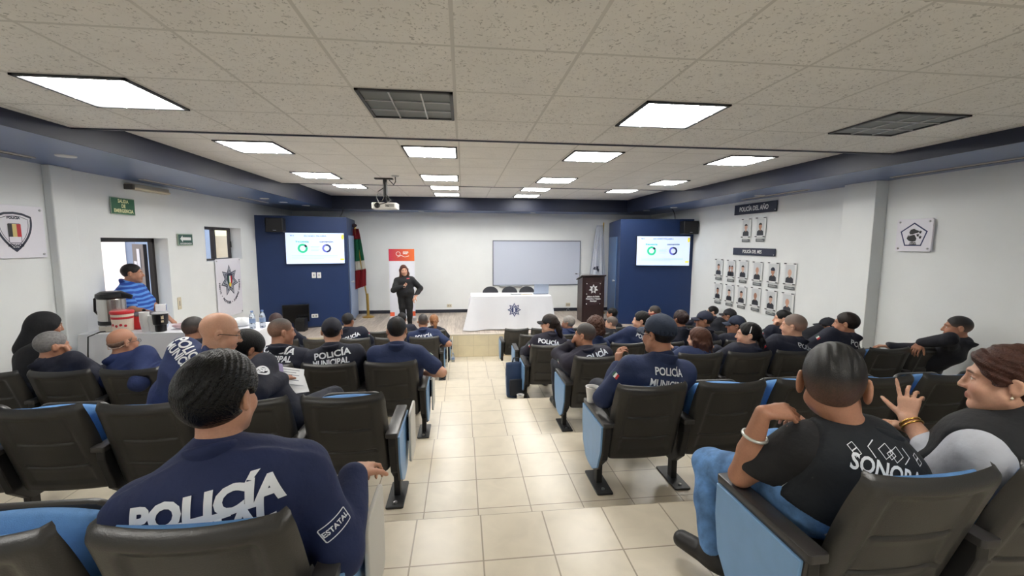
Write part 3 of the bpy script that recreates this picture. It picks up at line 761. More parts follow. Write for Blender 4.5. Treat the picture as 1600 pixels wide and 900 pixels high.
# three chairs behind the table
def folding_chair(x, y, label):
    t = thing('banquet_chair', label, 'chair', (x, y, STZ), 0, 'dark chairs behind the stage table')
    obj('seat', bx((-.21, -.2, .42), (.21, .2, .46), bevel=.015), mat('dark_chair_vinyl', (44, 46, 54), .5), t)
    pts = [(-.2, 0), (.2, 0)] + [(.2 * math.cos(a), .16 + .16 * math.sin(a)) for a in [PI * k / 12 for k in range(13)]]
    obj('backrest', prism(pts, .03, bevel=.006, m=M4((0, .23, .52), (PI / 2 - .12, 0, 0))), mat('dark_chair_vinyl', (44, 46, 54), .5), t)
    for sx in (-1, 1):
        for sy in (-1, 1): obj('leg', tube([(sx * .19, sy * .18, .43), (sx * .21, sy * .2, 0)], .012, 8), m_steel, t)
for k, (u, z) in enumerate([(768, 0), (799, 0), (827, 1)]):
    p = at(u, 455, 10.35); folding_chair(p.x, 10.52, f'dark chair behind the stage table, {["leftmost", "middle", "rightmost"][k]} of three')
# laptop and papers
p = at(843, 458, 9.9)
t = thing('laptop', 'grey laptop standing open on the stage table, seen from behind', 'laptop', (p.x, 9.8, TZ + .012))
obj('base', bx((-.17, -.1, 0), (.17, .14, .016), bevel=.004), mat('laptop_grey', (146, 156, 172), .4, .3), t)
obj('lid', bx((-.17, -.012, 0), (.17, 0, .23), bevel=.004, m=M4((0, -.1, .014), (.18, 0, 0))), mat('laptop_lid', (172, 184, 204), .4, .2), t)
for (u, w, d, mm, lab) in [(806, .22, .15, (86, 94, 112), 'dark folder lying on the stage table'), (822, .26, .18, (226, 214, 188), 'cream papers lying on the stage table beside the laptop')]:
    p = at(u, 457, 9.7)
    t = thing('folder' if 'folder' in lab else 'paper_stack', lab, 'papers', (p.x, 9.72, TZ + .012))
    obj('cover', bx((-w / 2, -d / 2, 0), (w / 2, d / 2, .012), bevel=.002, m=M4((0, 0, 0), (0, 0, .2))), mat('paper_%d' % u, mm, .6), t)
    obj('sheet', bx((-w / 2 + .01, -d / 2 + .01, .012), (w / 2 - .015, d / 2 - .01, .016), m=M4((0, 0, 0), (0, 0, .16))), m_paper, t)
# lectern
LEC = Vector((3.19, 10.35, STZ))
t = thing('lectern', 'dark brown wooden lectern with a silver star, right of the stage table', 'lectern', LEC)
m_wenge = mat('dark_wenge', (46, 30, 30), .35, noise=.2, nscale=6, stretch=(8, 8, .6))
sec = [(-.23, 0), (.2, 0), (.2, 1.02), (-.23, 1.2)]
obj('body', prism([(-.22, 0), (.22, 0), (.22, 1.0), (-.22, 1.12)], .56, bevel=.006, m=frame((-.28, 0, 0), (0, -1, 0), (0, 0, 1)) @ M4((0, 0, -.56)) if False else frame((.28, 0, 0), (0, 1, 0), (0, 0, 1)) @ M4((0, 0, -.56))), m_wenge, t)
obj('top', bx((-.31, -.26, 0), (.31, .26, .025), bevel=.005, m=M4((0, 0, 1.075), (-.265, 0, 0))), m_wenge, t)
F0 = frame((0, -.2215, 0), (1, 0, 0), (0, 0, 1), (0, -1, 0))
ap = obj('sign_panel', xform(bx((-.2, .42, 0), (.2, .98, .006), bevel=.002), F0), mat('lectern_plate', (58, 44, 46), .25), t)
obj('star', xform(prism(star(7, .12, .066, 90), .003), F0 @ M4((0, .82, .006))), mat('bright_silver', (222, 222, 224), .4), ap)
obj('star_mark', xform(bx((-.018, -.06, 0), (.018, .06, .0035)), F0 @ M4((0, .82, .006))), m_wenge, ap)
obj('star_mark', xform(bx((-.034, -.05, 0), (-.024, .03, .0035)), F0 @ M4((0, .82, .006))), m_wenge, ap)
obj('star_mark', xform(bx((.024, -.05, 0), (.034, .03, .0035)), F0 @ M4((0, .82, .006))), m_wenge, ap)
for k, s in enumerate(['Jefatura de Policía', 'Preventiva y Tránsito', 'Municipal']):
    obj('lettering', xform(text_bm(s, .05, .0025, sx=.86), F0 @ M4((0, .635 - .055 * k, .0075))), mat('bright_silver', (222, 222, 224), .4), ap)
for x in (-.17, .17):
    for y in (.955, .70, .455): obj('standoff', xform(lathe([(.012, 0), (.012, .012), (.002, .014)], 10), F0 @ M4((x, y, 0))), mat('bright_silver', (222, 222, 224), .4), ap)
t = thing('microphone', 'thin gooseneck microphone on top of the lectern', 'microphone', LEC + Vector((.05, -.02, 1.1)))
obj('gooseneck', tube([(.0, 0, -.02), (.12, .0, .05), (-.1, -.03, .07), (-.42, -.05, .085)], .006, 6), mat('grey_cable', (160, 160, 158), .5), t)
obj('capsule', tube([(-.42, -.05, .085), (-.47, -.05, .088)], .012, 8), m_black, t)

# flags ------------------------------------------------------------------------------------------------
m_brass = mat('polished_brass', (196, 162, 84), .3, .9)
def flag_cloth(bands, length, wid, seed, h=.02):
    """hanging folded cloth: returns list of (bm, material) bands from top to bottom"""
    rnd = random.Random(seed); ph = [rnd.uniform(0, 6.28) for _ in range(4)]
    nU, out = 40, []
    def P(u, v):
        z = -length * v
        wv = wid * (.35 + .65 * min(1, v * 1.35)) * (1 if v < .8 else 1 - .9 * (v - .8) * (1 - u))
        x = wv * (u - .3) + .03 * math.sin(3 * v + ph[0])
        y = .045 * math.sin(u * 15 + ph[1] + v * 1.5) * (.4 + .6 * v) + .02 * math.sin(u * 34 + ph[2])
        zz = z - .22 * (1 - u) * v * v * length * .5
        return (x, y, zz)
    for (v0, v1, m) in bands:
        bm = bmesh.new(); nV = max(3, int((v1 - v0) * 40)); g = [[bm.verts.new(P(i / nU, v0 + (v1 - v0) * j / nV)) for i in range(nU + 1)] for j in range(nV + 1)]
        for j in range(nV):
            for i in range(nU): bm.faces.new((g[j][i], g[j + 1][i], g[j + 1][i + 1], g[j][i + 1]))
        bmesh.ops.solidify(bm, geom=bm.faces[:], thickness=.004)
        out.append((bm, m))
    return out
p = at(568, 493, 11.35); p.z = STZ
t = thing('flag', 'Mexican flag in green white and red hanging on a brass pole', 'flag', (-2.44, 11.35, STZ))
obj('stand', lathe([(.15, 0), (.155, .02), (.1, .04), (.04, .055), (.03, .1)], 28), m_brass, t)
obj('pole', tube([(0, 0, .05), (-.02, 0, .5), (-.27, 0, 2.38)], .017, 10), m_brass, t)
obj('socket', tube([(0, 0, .08), (-.012, 0, .62)], .034, 12), m_brass, t)
obj('bow', xform(lathe([(.001, -.06), (.05, -.03), (.07, 0), (.05, .03), (.001, .05)], 14), M4((-.27, -.02, 2.36))), mat('flag_bow_dark', (52, 34, 38), .7), t)
m_fg = mat('flag_green', (18, 104, 70), .7); m_fw = mat('flag_white', (216, 214, 206), .7); m_fr = mat('flag_red', (142, 28, 40), .7)
for (bm, m), nm in zip(flag_cloth([(.0, .18, m_fr), (.18, .55, m_fg), (.55, .70, m_fw), (.70, 1, m_fr)], 1.45, .42, 3), ['ribbon', 'green_band', 'white_band', 'red_band']):
    o = obj(nm, bm, m, t); o.location = (-.29, -.03, 2.28); smooth(o)
t = thing('flag', 'white flag hanging beside the right blue panel behind the lectern', 'flag', (3.80, 11.45, STZ))
obj('stand', lathe([(.15, 0), (.155, .02), (.1, .04), (.04, .055), (.03, .1)], 28), m_brass, t)
obj('pole', tube([(0, 0, .05), (.05, 0, 2.5)], .017, 10), m_brass, t)
for (bm, m), nm in zip(flag_cloth([(0, 1, m_fw)], 2.0, .52, 8), ['cloth']):
    o = obj(nm, bm, mat('white_flag_cloth', (226, 230, 238), .7), t); o.location = (-.0, -.05, 2.42); o.scale = (-1, 1, 1); smooth(o)
bpy.context.view_layer.update()
em = [(-.10, .0), (-.06, .06), (.0, .08), (.07, .07), (.05, .03), (.09, -.02), (.06, -.10), (.03, -.04), (.0, -.01), (-.05, -.02)]
obj('emblem', drape(dense(prism(em, .0005), .02), o, frame((3.66, 11.2, 1.72), (1, 0, 0), (0, 0, 1), (0, -1, 0)), .004), m_ink, o)
# roll-up banner behind the speaker
t = thing('rollup_banner', 'white roll-up banner with a red and orange header behind the presenter', 'banner', (-1.49, 10.85, STZ))
obj('base', bx((-.33, -.1, 0), (.33, .1, .07), bevel=.01), mat('banner_base', (200, 200, 204), .35, .5), t)
sh = obj('sheet', bx((-.31, -.003, .06), (.31, .003, 1.78)), mat('banner_white', (232, 234, 244), .5), t)
def grad_mat(name, c1, c2, x0, x1):
    m = bpy.data.materials.new(name); m.use_nodes = True; nt = m.node_tree; b = nt.nodes['Principled BSDF']
    tc = nt.nodes.new('ShaderNodeTexCoord'); sp = nt.nodes.new('ShaderNodeSeparateXYZ'); nt.links.new(tc.outputs['Object'], sp.inputs[0])
    mr = nt.nodes.new('ShaderNodeMapRange'); mr.inputs['From Min'].default_value = x0; mr.inputs['From Max'].default_value = x1; nt.links.new(sp.outputs['X'], mr.inputs['Value'])
    r = nt.nodes.new('ShaderNodeValToRGB'); r.color_ramp.elements[0].color = lin(c1); r.color_ramp.elements[1].color = lin(c2); nt.links.new(mr.outputs['Result'], r.inputs['Fac'])
    nt.links.new(r.outputs['Color'], b.inputs['Base Color']); b.inputs['Roughness'].default_value = .5
    return m
hd = obj('header', bx((-.31, -.0055, 1.48), (.31, -.003, 1.78)), grad_mat('banner_header', (190, 36, 72), (230, 112, 50), -.31, .31), t)
obj('lettering', xform(text_bm('SEP', .09, .003), frame((.1, -.008, 1.68), (1, 0, 0), (0, 0, 1), (0, -1, 0))), m_whiteink, hd)
obj('emblem_ring', xform(ribbon([(.05 * math.cos(a), .05 * math.sin(a)) for a in [2 * PI * k / 20 for k in range(20)]], .01), frame((-.08, -.008, 1.66), (1, 0, 0), (0, 0, 1), (0, -1, 0))), m_whiteink, hd)
obj('emblem_ring', xform(ribbon([(-.12, 0), (-.03, .04), (.06, .0), (.16, .03)], .012, False), frame((.02, -.008, 1.58), (1, 0, 0), (0, 0, 1), (0, -1, 0))), m_whiteink, hd)
obj('footer', bx((-.31, -.0055, .1), (-.2, -.003, .2)), mat('banner_orange', (226, 96, 60), .5), t)
obj('footer', bx((.17, -.0055, .1), (.31, -.003, .22)), mat('banner_orange', (226, 96, 60), .5), t)
# low black monitor and equipment at the left of the stage
M = on_panel(LP0, LP1, 463, 489, .1)
t = thing('floor_monitor', 'black flat monitor standing low against the left blue panel', 'monitor', (0, 0, 0)); t.matrix_world = M
obj('housing', bx((-.27, -.2, -.06), (.27, .2, 0), bevel=.01), m_bezel, t); obj('display', bx((-.25, -.18, 0), (.25, .18, .003)), mat('dark_display', (16, 17, 20), .15), t)
obj('stand', bx((-.06, -.36, -.08), (.06, -.18, -.03), bevel=.005), m_black, t)
fl = M.translation.z - STZ
obj('foot', bx((-.16, -fl + .002, -.1), (.16, -fl + .025, .06), bevel=.005), m_black, t); obj('stand_neck', bx((-.04, -fl + .02, -.07), (.04, -.34, -.04)), m_black, t)
p = on_panel(LP0, LP1, 464, 502, .28).translation
t = thing('speaker_box', 'small black speaker box on the stage floor by the monitor', 'loudspeaker', (p.x + .12, p.y, STZ))
obj('cabinet', bx((-.1, -.1, 0), (.1, .1, .28), bevel=.01), m_black, t); obj('driver', lathe([(.07, 0), (.07, .006), (.055, .002), (.02, -.01 + .012), (.001, .004)], 20, m=M4((0, -.1, .16), (PI / 2, 0, 0))), m_bezel, t)
# projector on its pole
P0 = Vector((-1.24, 7.3, 3.47))
t = thing('projector', 'white ceiling projector hanging on a black pole', 'projector', P0)
zb = -.46
obj('ceiling_plate', bx((-.16, -.05, -.02), (.13, .05, 0), bevel=.004), m_black, t)
obj('pole', tube([(0, 0, -.01), (0, 0, zb + .16)], .034, 14), m_black, t)
br = obj('bracket', tube([(0, 0, zb + .17), (-.05, .02, zb + .1), (-.13, .02, zb + .07)], .012, 6), m_black, t)
for e in ((.05, -.02), (.13, -.02), (.02, .08)): obj('bracket', tube([(0, 0, zb + .17), (e[0] * .5, e[1], zb + .1), (e[0], e[1], zb + .06)], .012, 6), m_black, t)
cs = obj('case', prism(rrect(-.2, -.15, .2, .15, .04), .1, bevel=.015, m=M4((0, 0, zb - .04))), mat('projector_white', (228, 226, 222), .4), t)
obj('lens', lathe([(.042, 0), (.045, .03), (.03, .028), (.001, .02)], 20, m=M4((-.1, -.15, zb + .01), (PI / 2, 0, 0))), m_bezel, cs)
obj('vent', bx((.02, -.153, zb - .01), (.16, -.149, zb + .04)), mat('vent_grey', (150, 148, 144), .5), cs)
obj('cable', tube([(-.02, -.03, zb + .3), (-.1, -.06, zb + .24), (-.13, -.06, zb + .14), (-.08, -.12, zb + .07), (.0, -.14, zb + .02), (.08, -.155, zb + .0)], .008, 6), m_black, t)
obj('cable', tube([(.02, -.03, zb + .2), (.1, -.08, zb + .1), (.05, -.15, zb + .06), (-.06, -.16, zb + .03)], .007, 6), m_black, t)
t = thing('ceiling_rose', 'small white cable rose with a short black lead on the ceiling by the projector', 'cable outlet', (-1.03, 7.0, 3.47))
obj('rose', lathe([(.06, 0), (.055, -.012), (.02, -.02), (.002, -.02)], 18), mat('rose_grey', (180, 180, 178), .5), t)
obj('lead', tube([(0, 0, -.015), (.0, .02, -.09), (-.05, .15, -.12), (-.14, .3, -.03)], .008, 6), m_black, t)
t = thing('smoke_detector', 'tiny dark detector on the ceiling before the stage', 'detector', (.05, 8.35, 3.56))
obj('base', lathe([(.045, 0), (.045, -.015), (.03, -.04), (.002, -.042)], 16), mat('detector_grey', (96, 92, 86), .5), t)
# hanging cable by the left corner
for a, b, lab in [((-2.72, 10.4, 3.24), (-2.78, 10.35, 3.0), 'thin black cable from the border down to the left blue panel'), ((4.95, 9.75, 3.24), (5.0, 9.7, 3.0), 'thin black cable from the border down to the right blue panel')]:
    t = thing('hanging_cable', lab, 'cable', a, 0, 'cables down to the blue panels'); dz = Vector(b) - Vector(a)
    obj('cable', tube([(0, 0, 0), dz * .5 + Vector((.02, 0, 0)), dz], .008, 6), m_black, t)
# ================================================================== auditorium seats
m_shell = mat('black_seat_shell', (44, 43, 42), .34, spec=.6, bump=.10, bscale=260, noise=.10, nscale=5)
m_groove = mat('shell_groove', (12, 12, 13), .6)
m_blueup = mat('blue_seat_fabric', (86, 132, 186), .85, bump=.25, bscale=320, noise=.06, nscale=40)
m_bpanel = mat('blue_laminate', (118, 160, 204), .4, noise=.04, nscale=14)
m_stand = mat('seat_standard_black', (26, 26, 28), .45)
m_armtop = mat('armrest_charcoal', (52, 50, 50), .36, spec=.6)
m_edge = mat('laminate_edge', (58, 54, 52), .5)
m_tabl = mat('writing_tablet_face', (190, 188, 182), .4)

BH, BL = .588, .250           # height of the back shell, half width at its middle
LEAN = math.radians(19)
def halfw(v):
    w = BL * (1 - .05 * (1 - v) ** 1.5 - .05 * max(0, v - .4) / .6)
    for r, vv in ((.04, 1 - v), (.06, v)):
        d = vv * BH
        if d < r: w -= r * .5 * (1 - math.sqrt(max(0, 1 - ((r - d) / r) ** 2)))
    return w
def back_surface(front):
    """outer (rear) or inner face of the moulded seat back, in the seat's own frame"""
    nu, nv = 40, 84
    def P(u, v):
        x = halfw(v) * u
        curve = -.028 * u * u * -1 if True else 0
        crown = .006 * (abs(x / .25) ** 2.2) * (1 if v > .5 else .3) * max(0, (v - .55) / .45)      # corners stand a little higher than the middle
        y = .035 * (x / .25) ** 2 * (.4 + .6 * v)                                                      # wraps forward at the sides
        z = v * BH + crown
        q = max(0, min(1, (abs(x) / .25 - .84) / .16)); y += .034 * q * q * (.35 + .65 * min(1, v * 1.6)) * (1 - .7 * v ** 8)
        q = max(0, min(1, (v - .93) / .07)); y += .018 * q * q
        if front: y += .016
        else:
            au = abs(u)
            rim = max(0, min(1, (au - .93) / .05)); y += .016 * rim * rim
            top = max(0, min(1, (v - .965) / .035)); y += .014 * top * top
            bot = max(0, min(1, (.04 - v) / .04)); y += .014 * bot * bot
            # recessed field between two upright creases
            cr = .70 - .06 * (v - .5)
            if v > .10 and v < .93:
                s = max(0, min(1, (cr - au) / .07)); e = min(1, (v - .10) / .04, (.93 - v) / .05); y += .011 * s * e
            for vs, hw, dep in ((.60, .60, .008), (.315, .72, .011)):
                dv = v - (vs + .022 * u * u)
                if au < hw and abs(dv) < .014: y += dep * 1.3 * (1 - abs(dv) / .014) * min(1, (hw - au) / .05)
                if au < hw and -.07 < dv <= 0: y -= .004 * (1 + dv / .07)
        return (x, y, z)
    return [[P(-1 + 2 * i / nu, j / nv) for i in range(nu + 1)] for j in range(nv + 1)]
def shell_bm():
    bm = bmesh.new(); A = back_surface(False); B = back_surface(True); nv, nu = len(A), len(A[0])
    va = [[bm.verts.new(p) for p in r] for r in A]; vb = [[bm.verts.new((p[0] * .985, p[1], p[2])) for p in r] for r in B]
    for j in range(nv - 1):
        for i in range(nu - 1):
            bm.faces.new((va[j][i], va[j][i + 1], va[j + 1][i + 1], va[j + 1][i])); bm.faces.new((vb[j][i], vb[j + 1][i], vb[j + 1][i + 1], vb[j][i + 1]))
    for i in range(nu - 1):
        bm.faces.new((va[0][i + 1], va[0][i], vb[0][i], vb[0][i + 1])); bm.faces.new((va[-1][i], va[-1][i + 1], vb[-1][i + 1], vb[-1][i]))
    for j in range(nv - 1):
        bm.faces.new((va[j][0], va[j + 1][0], vb[j + 1][0], vb[j][0])); bm.faces.new((va[j + 1][-1], va[j][-1], vb[j][-1], vb[j + 1][-1]))
    return bm
def pad_bm(w, h, d, n=14, top=True):
    """a plump upholstered pad: x across, z up, y forward"""
    bm = bmesh.new(); fr, bk = [], []
    for j in range(n + 1):
        r1, r2 = [], []
        for i in range(n + 1):
            u, v = -1 + 2 * i / n, -1 + 2 * j / n
            # square to rounded square
            x = w * u * math.sqrt(1 - .16 * v * v); z = h * v * math.sqrt(1 - .10 * u * u)
            e = (1 - abs(u) ** 4) * (1 - abs(v) ** 4)
            r1.append(bm.verts.new((x, .012 + d * (.35 + .65 * e ** .5) + .02 * u * u, z + h))); r2.append(bm.verts.new((x, 0 + .03 * u * u * .5, z + h)))
        fr.append(r1); bk.append(r2)
    for j in range(n):
        for i in range(n):
            bm.faces.new((fr[j][i], fr[j + 1][i], fr[j + 1][i + 1], fr[j][i + 1])); bm.faces.new((bk[j][i], bk[j][i + 1], bk[j + 1][i + 1], bk[j + 1][i]))
    for i in range(n):
        for a, b in ((fr[0], bk[0]), (bk[-1], fr[-1])): bm.faces.new((a[i], a[i + 1], b[i + 1], b[i]))
        for s, fl in ((0, 0), (n, 1)):
            q = (fr[i][s], bk[i][s], bk[i + 1][s], fr[i + 1][s]); bm.faces.new(q if not fl else q[::-1])
    bmesh.ops.recalc_face_normals(bm, faces=bm.faces)
    return bm
# the seat's own frame: origin on the floor under the top edge of the back, +y towards the stage
MB = M4((0, .20, .19), (LEAN, 0, 0))
def shell_obj(p):
    o = smooth(obj('backrest', xform(shell_bm(), MB), m_shell, p), math.radians(60)); return o
ME = {}
def seat_parts(t, folded, side):
    """side: the side the standard stands on (+1 right, -1 left)"""
    if 'shell' not in ME:
        o = shell_obj(None); ME['shell'] = o.data; bpy.data.objects.remove(o)
        b = pad_bm(.205, .248, .05); ME['pad'] = obj('x', xform(b, MB @ M4((0, .030, .074))), m_blueup); m = ME['pad'].data; smooth(ME['pad']); bpy.data.objects.remove(ME['pad']); ME['pad'] = m
        b = pad_bm(.205, .20, .06); o = obj('x', b, m_blueup); smooth(o); ME['seat'] = o.data; bpy.data.objects.remove(o)
        b = prism(rrect(-.2, .02, .2, .40, .07), .03, bevel=.01, m=frame((0, 0, 0), (1, 0, 0), (0, 0, 1)) ); o = obj('x', b, m_shell); smooth(o, .6); ME['pan'] = o.data; bpy.data.objects.remove(o)
    obj('backrest', ME['shell'], None, t)
    obj('back_cushion', ME['pad'], None, t)
    if folded: S = M4((0, .335, .30), (math.radians(9), 0, 0))
    else: S = M4((0, .19, .355), (math.radians(-84), 0, 0))
    pn = obj('seat_pan', ME['pan'], None, t); pn.matrix_local = S @ M4((0, .034, 0)) if folded else S @ M4((0, .0, 0))
    cu = obj('seat_cushion', ME['seat'], None, t); cu.matrix_local = (S @ Matrix.Diagonal((1, -1, 1, 1))) if folded else S @ M4((0, .0, 0))
def standard(t, x, aisle=0):
    """upright between two seats: foot plate, post, frame and arm; blue side panel at the aisle"""
    y0, y1 = .10, .54
    key = 'std'
    if key not in ME:
        def keep(nm, bm, m, a=None):
            o = obj('x', bm, m)
            if a: smooth(o, a)
            ME[nm] = o.data; bpy.data.objects.remove(o)
        pts = [(y0, .475), (y1, .475), (y1, .36), (y1 - .05, .2), (y1 - .12, .13), (y0 + .16, .13), (y0 + .06, .22), (y0, .42)]
        keep('std', prism(pts, .045, bevel=.006, m=frame((-.0225, 0, 0), (0, 1, 0), (0, 0, 1))), m_stand)
        keep('arm', prism(rrect(-.036, y0 - .02, .036, y1 + .015, .012), .03, bevel=.004, m=M4((0, 0, .475))), m_armtop, .6)
        keep('leg', bx((-.02, .25, 0.005), (.02, .31, .16), bevel=.004), m_stand)
        keep('plate', prism(rrect(-.055, .12, .055, .42, .012), .012, bevel=.003), m_stand)
        keep('bolt', lathe([(.012, .012), (.012, .02), (.004, .022)], 8, m=M4((0, .17, 0))), m_steel)
        pts2 = [(y0 + .002, .473), (y1 - .002, .473), (y1 - .002, .34), (y1 - .03, .2), (y1 - .1, .115), (y1 - .17, .10), (y0 + .18, .10), (y0 + .08, .16), (y0 + .02, .3)]
        keep('panel', prism(pts2, .016, bevel=.004, m=frame((0, 0, 0), (0, 1, 0), (0, 0, 1))), m_bpanel)
        keep('pedge', prism([(a * 1.0 + (.006 if a > .36 else -.006), b + (.004 if b > .3 else -.006)) for a, b in pts2], .012, m=frame((0, 0, 0), (0, 1, 0), (0, 0, 1))), m_edge)
        keep('tablet', prism(rrect(.0, .0, .27, .36, .05), .016, bevel=.005, m=frame((-.008, .36, .16), (0, 1, 0), (0, 0, 1))), m_tabl)
        keep('tabarm', tube([(0, .46, .46), (0, .5, .37), (0, .46, .28)], .012, 8), m_stand)
    for nm, key in (('side_frame', 'std'), ('armrest', 'arm'), ('leg', 'leg'), ('foot_plate', 'plate')):
        o = obj(nm, ME[key], None, t); o.location = (x, 0, 0)
        if nm == 'foot_plate': b = obj('bolt', ME['bolt'], None, o)
    if aisle:
        o = obj('panel_edge', ME['pedge'], None, t); o.location = (x + aisle * .0225 - (.012 if aisle < 0 else 0), 0, 0)
        o = obj('side_panel', ME['panel'], None, t); o.location = (x + aisle * .030 - (.016 if aisle < 0 else 0), 0, 0); o['label'] = 'light blue aisle side panel'
        if aisle > 0:
            o = obj('writing_tablet', ME['tablet'], None, t); o.location = (x + .075, 0, 0)
            q = obj('hinge', ME['tabarm'], None, o); q.location = (-.02, 0, 0)
ROWNAME = dict(A='nearest the camera', B='second from the camera', C='third from the camera', D='fourth from the camera', E='fifth from the camera', F='right below the stage')
NTH = ['on the aisle', 'second from the aisle', 'third from the aisle', 'fourth from the aisle', 'fifth from the aisle', 'sixth from the aisle', 'seventh from the aisle', 'eighth from the aisle']
ROWY = dict(A=1.0, B=2.44, C=3.77, D=5.13, E=6.70, F=8.12)
SEATX = {}
PITCHX = .536
PIT = {('L', r): .532 for r in 'ABCDEF'} | {('R', 'A'): .55, ('R', 'B'): .543, ('R', 'C'): .516, ('R', 'D'): .522, ('R', 'E'): .525, ('R', 'F'): .525}
def seat(side, row, k, x, aisle, occupied, extra=''):
    s = 'left' if side == 'L' else 'right'
    t = thing('auditorium_seat', f'black-backed blue auditorium seat, {s} block, row {ROWNAME[row]}, {NTH[k]}{extra}', 'auditorium seat', (x, ROWY[row], TIER[row]), 0, f'auditorium seats in the {s} block')
    seat_parts(t, not occupied, 1)
    sgn = 1 if side == 'L' else -1
    standard(t, sgn * (PIT[(side, row)] / 2 if not aisle else .33 if (side, row) == ('R', 'A') else PITCHX / 2), sgn if aisle else 0)
    SEATX[(side, row, k)] = x
    return t
OCC = {('L', 'A'): [0], ('L', 'B'): [1, 2], ('L', 'C'): [0, 1, 2, 3, 4, 5, 6], ('L', 'D'): [], ('L', 'E'): [0, 2, 4], ('L', 'F'): [0, 1],
       ('R', 'A'): [0, 1], ('R', 'B'): [0], ('R', 'C'): [0, 2, 3, 4, 5, 7], ('R', 'D'): [0, 1, 2, 3, 4, 5, 6, 7], ('R', 'E'): [1, 2, 4, 6], ('R', 'F'): [3, 7]}
START = {('L', 'A'): (-.665, [0, 1]), ('L', 'B'): (-.70, range(7)), ('L', 'C'): (-.645, range(7)), ('L', 'D'): (-.62, []), ('L', 'E'): (-.61, range(5)), ('L', 'F'): (-.56, range(4)),
         ('R', 'A'): (1.395, [0, 1]), ('R', 'B'): (1.19, range(8)), ('R', 'C'): (1.27, range(8)), ('R', 'D'): (1.08, range(8)), ('R', 'E'): (1.15, range(8)), ('R', 'F'): (1.05, range(8))}
for (s, r), (x0, ks) in START.items():
    for k in ks:
        x = x0 + (-1 if s == 'L' else 1) * PIT[(s, r)] * k
        if (s, r, k) == ('R', 'A', 1): x = x0 + .55
        seat(s, r, k, x, k == 0, k in OCC[(s, r)])


# ================================================================== landing at the door, with the refreshment table
LZ = TIER['C']
floor_piece('floor', LX, -2.3, EDGE['C'], 7.1, LZ)
QX0, QX1, QY0, QY1, QZ = -4.16, -2.32, 5.10, 5.66, 1.42
qx, qy = (QX0 + QX1) / 2, (QY0 + QY1) / 2
t = thing('refreshment_table', 'folding table under a white cloth in front of the left doorway', 'table', (qx, qy, LZ))
obj('tabletop', bx((-.90, -.26, QZ - LZ - .04), (.90, .26, QZ - LZ - .012)), mat('table_grey', (170, 170, 168), .5), t)
for sx in (-1, 1):
    for sy in (-1, 1): obj('leg', tube([(sx * .84, sy * .22, .002), (sx * .84, sy * .22, QZ - LZ - .04)], .016, 10), m_steel, t)
c = obj('tablecloth', cloth_bm((QX1 - QX0) / 2, (QY1 - QY0) / 2, QZ - LZ, .66, .06, 7, 11, .02), m_cloth)
smooth(c, math.radians(50)); c.location = (qx, qy, LZ); tag(c, 'white cloth covering the refreshment table by the doorway', 'tablecloth')
TZQ = QZ + .006
# coffee urn
t = thing('coffee_urn', 'steel coffee urn with black lid at the left end of the refreshment table', 'coffee urn', (-3.956, 5.299, TZQ), .3)
m_urn = mat('urn_steel', (200, 198, 194), .25, .95)
obj('base', lathe([(.115, 0), (.125, .01), (.125, .05), (.115, .06)], 32), mat('urn_base', (196, 190, 178), .4), t)
obj('body', lathe([(.118, .06), (.125, .08), (.125, .36), (.12, .37)], 40), m_urn, t)
obj('band', lathe([(.127, .075), (.128, .08), (.128, .115), (.127, .12)], 40), m_black, t)
ld = obj('lid', lathe([(.128, .37), (.135, .385), (.132, .42), (.09, .445), (.001, .45)], 36), m_black, t)
obj('spout', xform(lathe([(.05, -.02), (.05, .02), (.03, .03)], 18), M4((.13, -.03, .395), (0, .3, 0)) @ Matrix.Diagonal((1.5, .8, 1, 1))), m_black, ld)
obj('handle', tube([(-.11, .03, .40), (-.16, .04, .36), (-.165, .04, .22), (-.125, .03, .17)], .013, 8), m_black, t)
obj('spigot', tube([(.1, -.06, .11), (.15, -.09, .11), (.15, -.09, .07)], .013, 8), m_black, t)
t = thing('power_cable', 'black cable hanging from the urn over the front of the tablecloth', 'cable', (-3.921, 5.194, TZQ))
obj('cable', tube([(0, .03, .006), (-.06, -.05, .012), (-.10, -.16, -.02), (-.105, -.175, -.2), (-.11, -.19, -.5), (-.12, -.2, -.74)], .007, 6), m_black, t)
# red and cream tub, red bowl
t = thing('snack_tub', 'cream tub with a red lid and red print beside the coffee urn', 'tub', (-3.816, 5.241, TZQ))
tb = obj('body', lathe([(.085, 0), (.09, .01), (.10, .19), (.1, .2)], 32), mat('tub_cream', (236, 222, 204), .45), t)
obj('print', lathe([(.0985, .145), (.1005, .15), (.101, .165), (.0995, .17)], 32), m_red, tb)
for k in range(5):
    a = -PI / 2 + (k - 2) * .42
    obj('print', xform(prism(star(12, .016, .012), .002), frame((.094 * math.cos(a), .094 * math.sin(a), .07 + .012 * (k % 2)), (-math.sin(a), math.cos(a), 0), (0, 0, 1))), m_red, tb)
obj('lid', lathe([(.104, .2), (.108, .205), (.108, .225), (.1, .235), (.001, .232)], 32), mat('tub_lid_red', (198, 40, 48), .4), t)
t = thing('cooking_pot', 'red pot with a dark lid behind the cream tub on the refreshment table', 'pot', (-3.710, 5.42, TZQ))
obj('body', lathe([(.115, 0), (.13, .02), (.135, .15), (.138, .155)], 32), mat('pot_red', (190, 30, 36), .3), t)
ld = obj('lid', lathe([(.14, .155), (.142, .165), (.1, .185), (.02, .195), (.001, .195)], 32), mat('pot_lid_grey', (88, 82, 86), .35), t)
obj('knob', lathe([(.012, .19), (.02, .215), (.001, .225)], 14), m_black, ld)
for sx in (-1, 1): obj('handle', tube([(sx * .13, -.04, .12), (sx * .17, -.03, .125), (sx * .17, .03, .125), (sx * .13, .04, .12)], .01, 8), m_black, t)
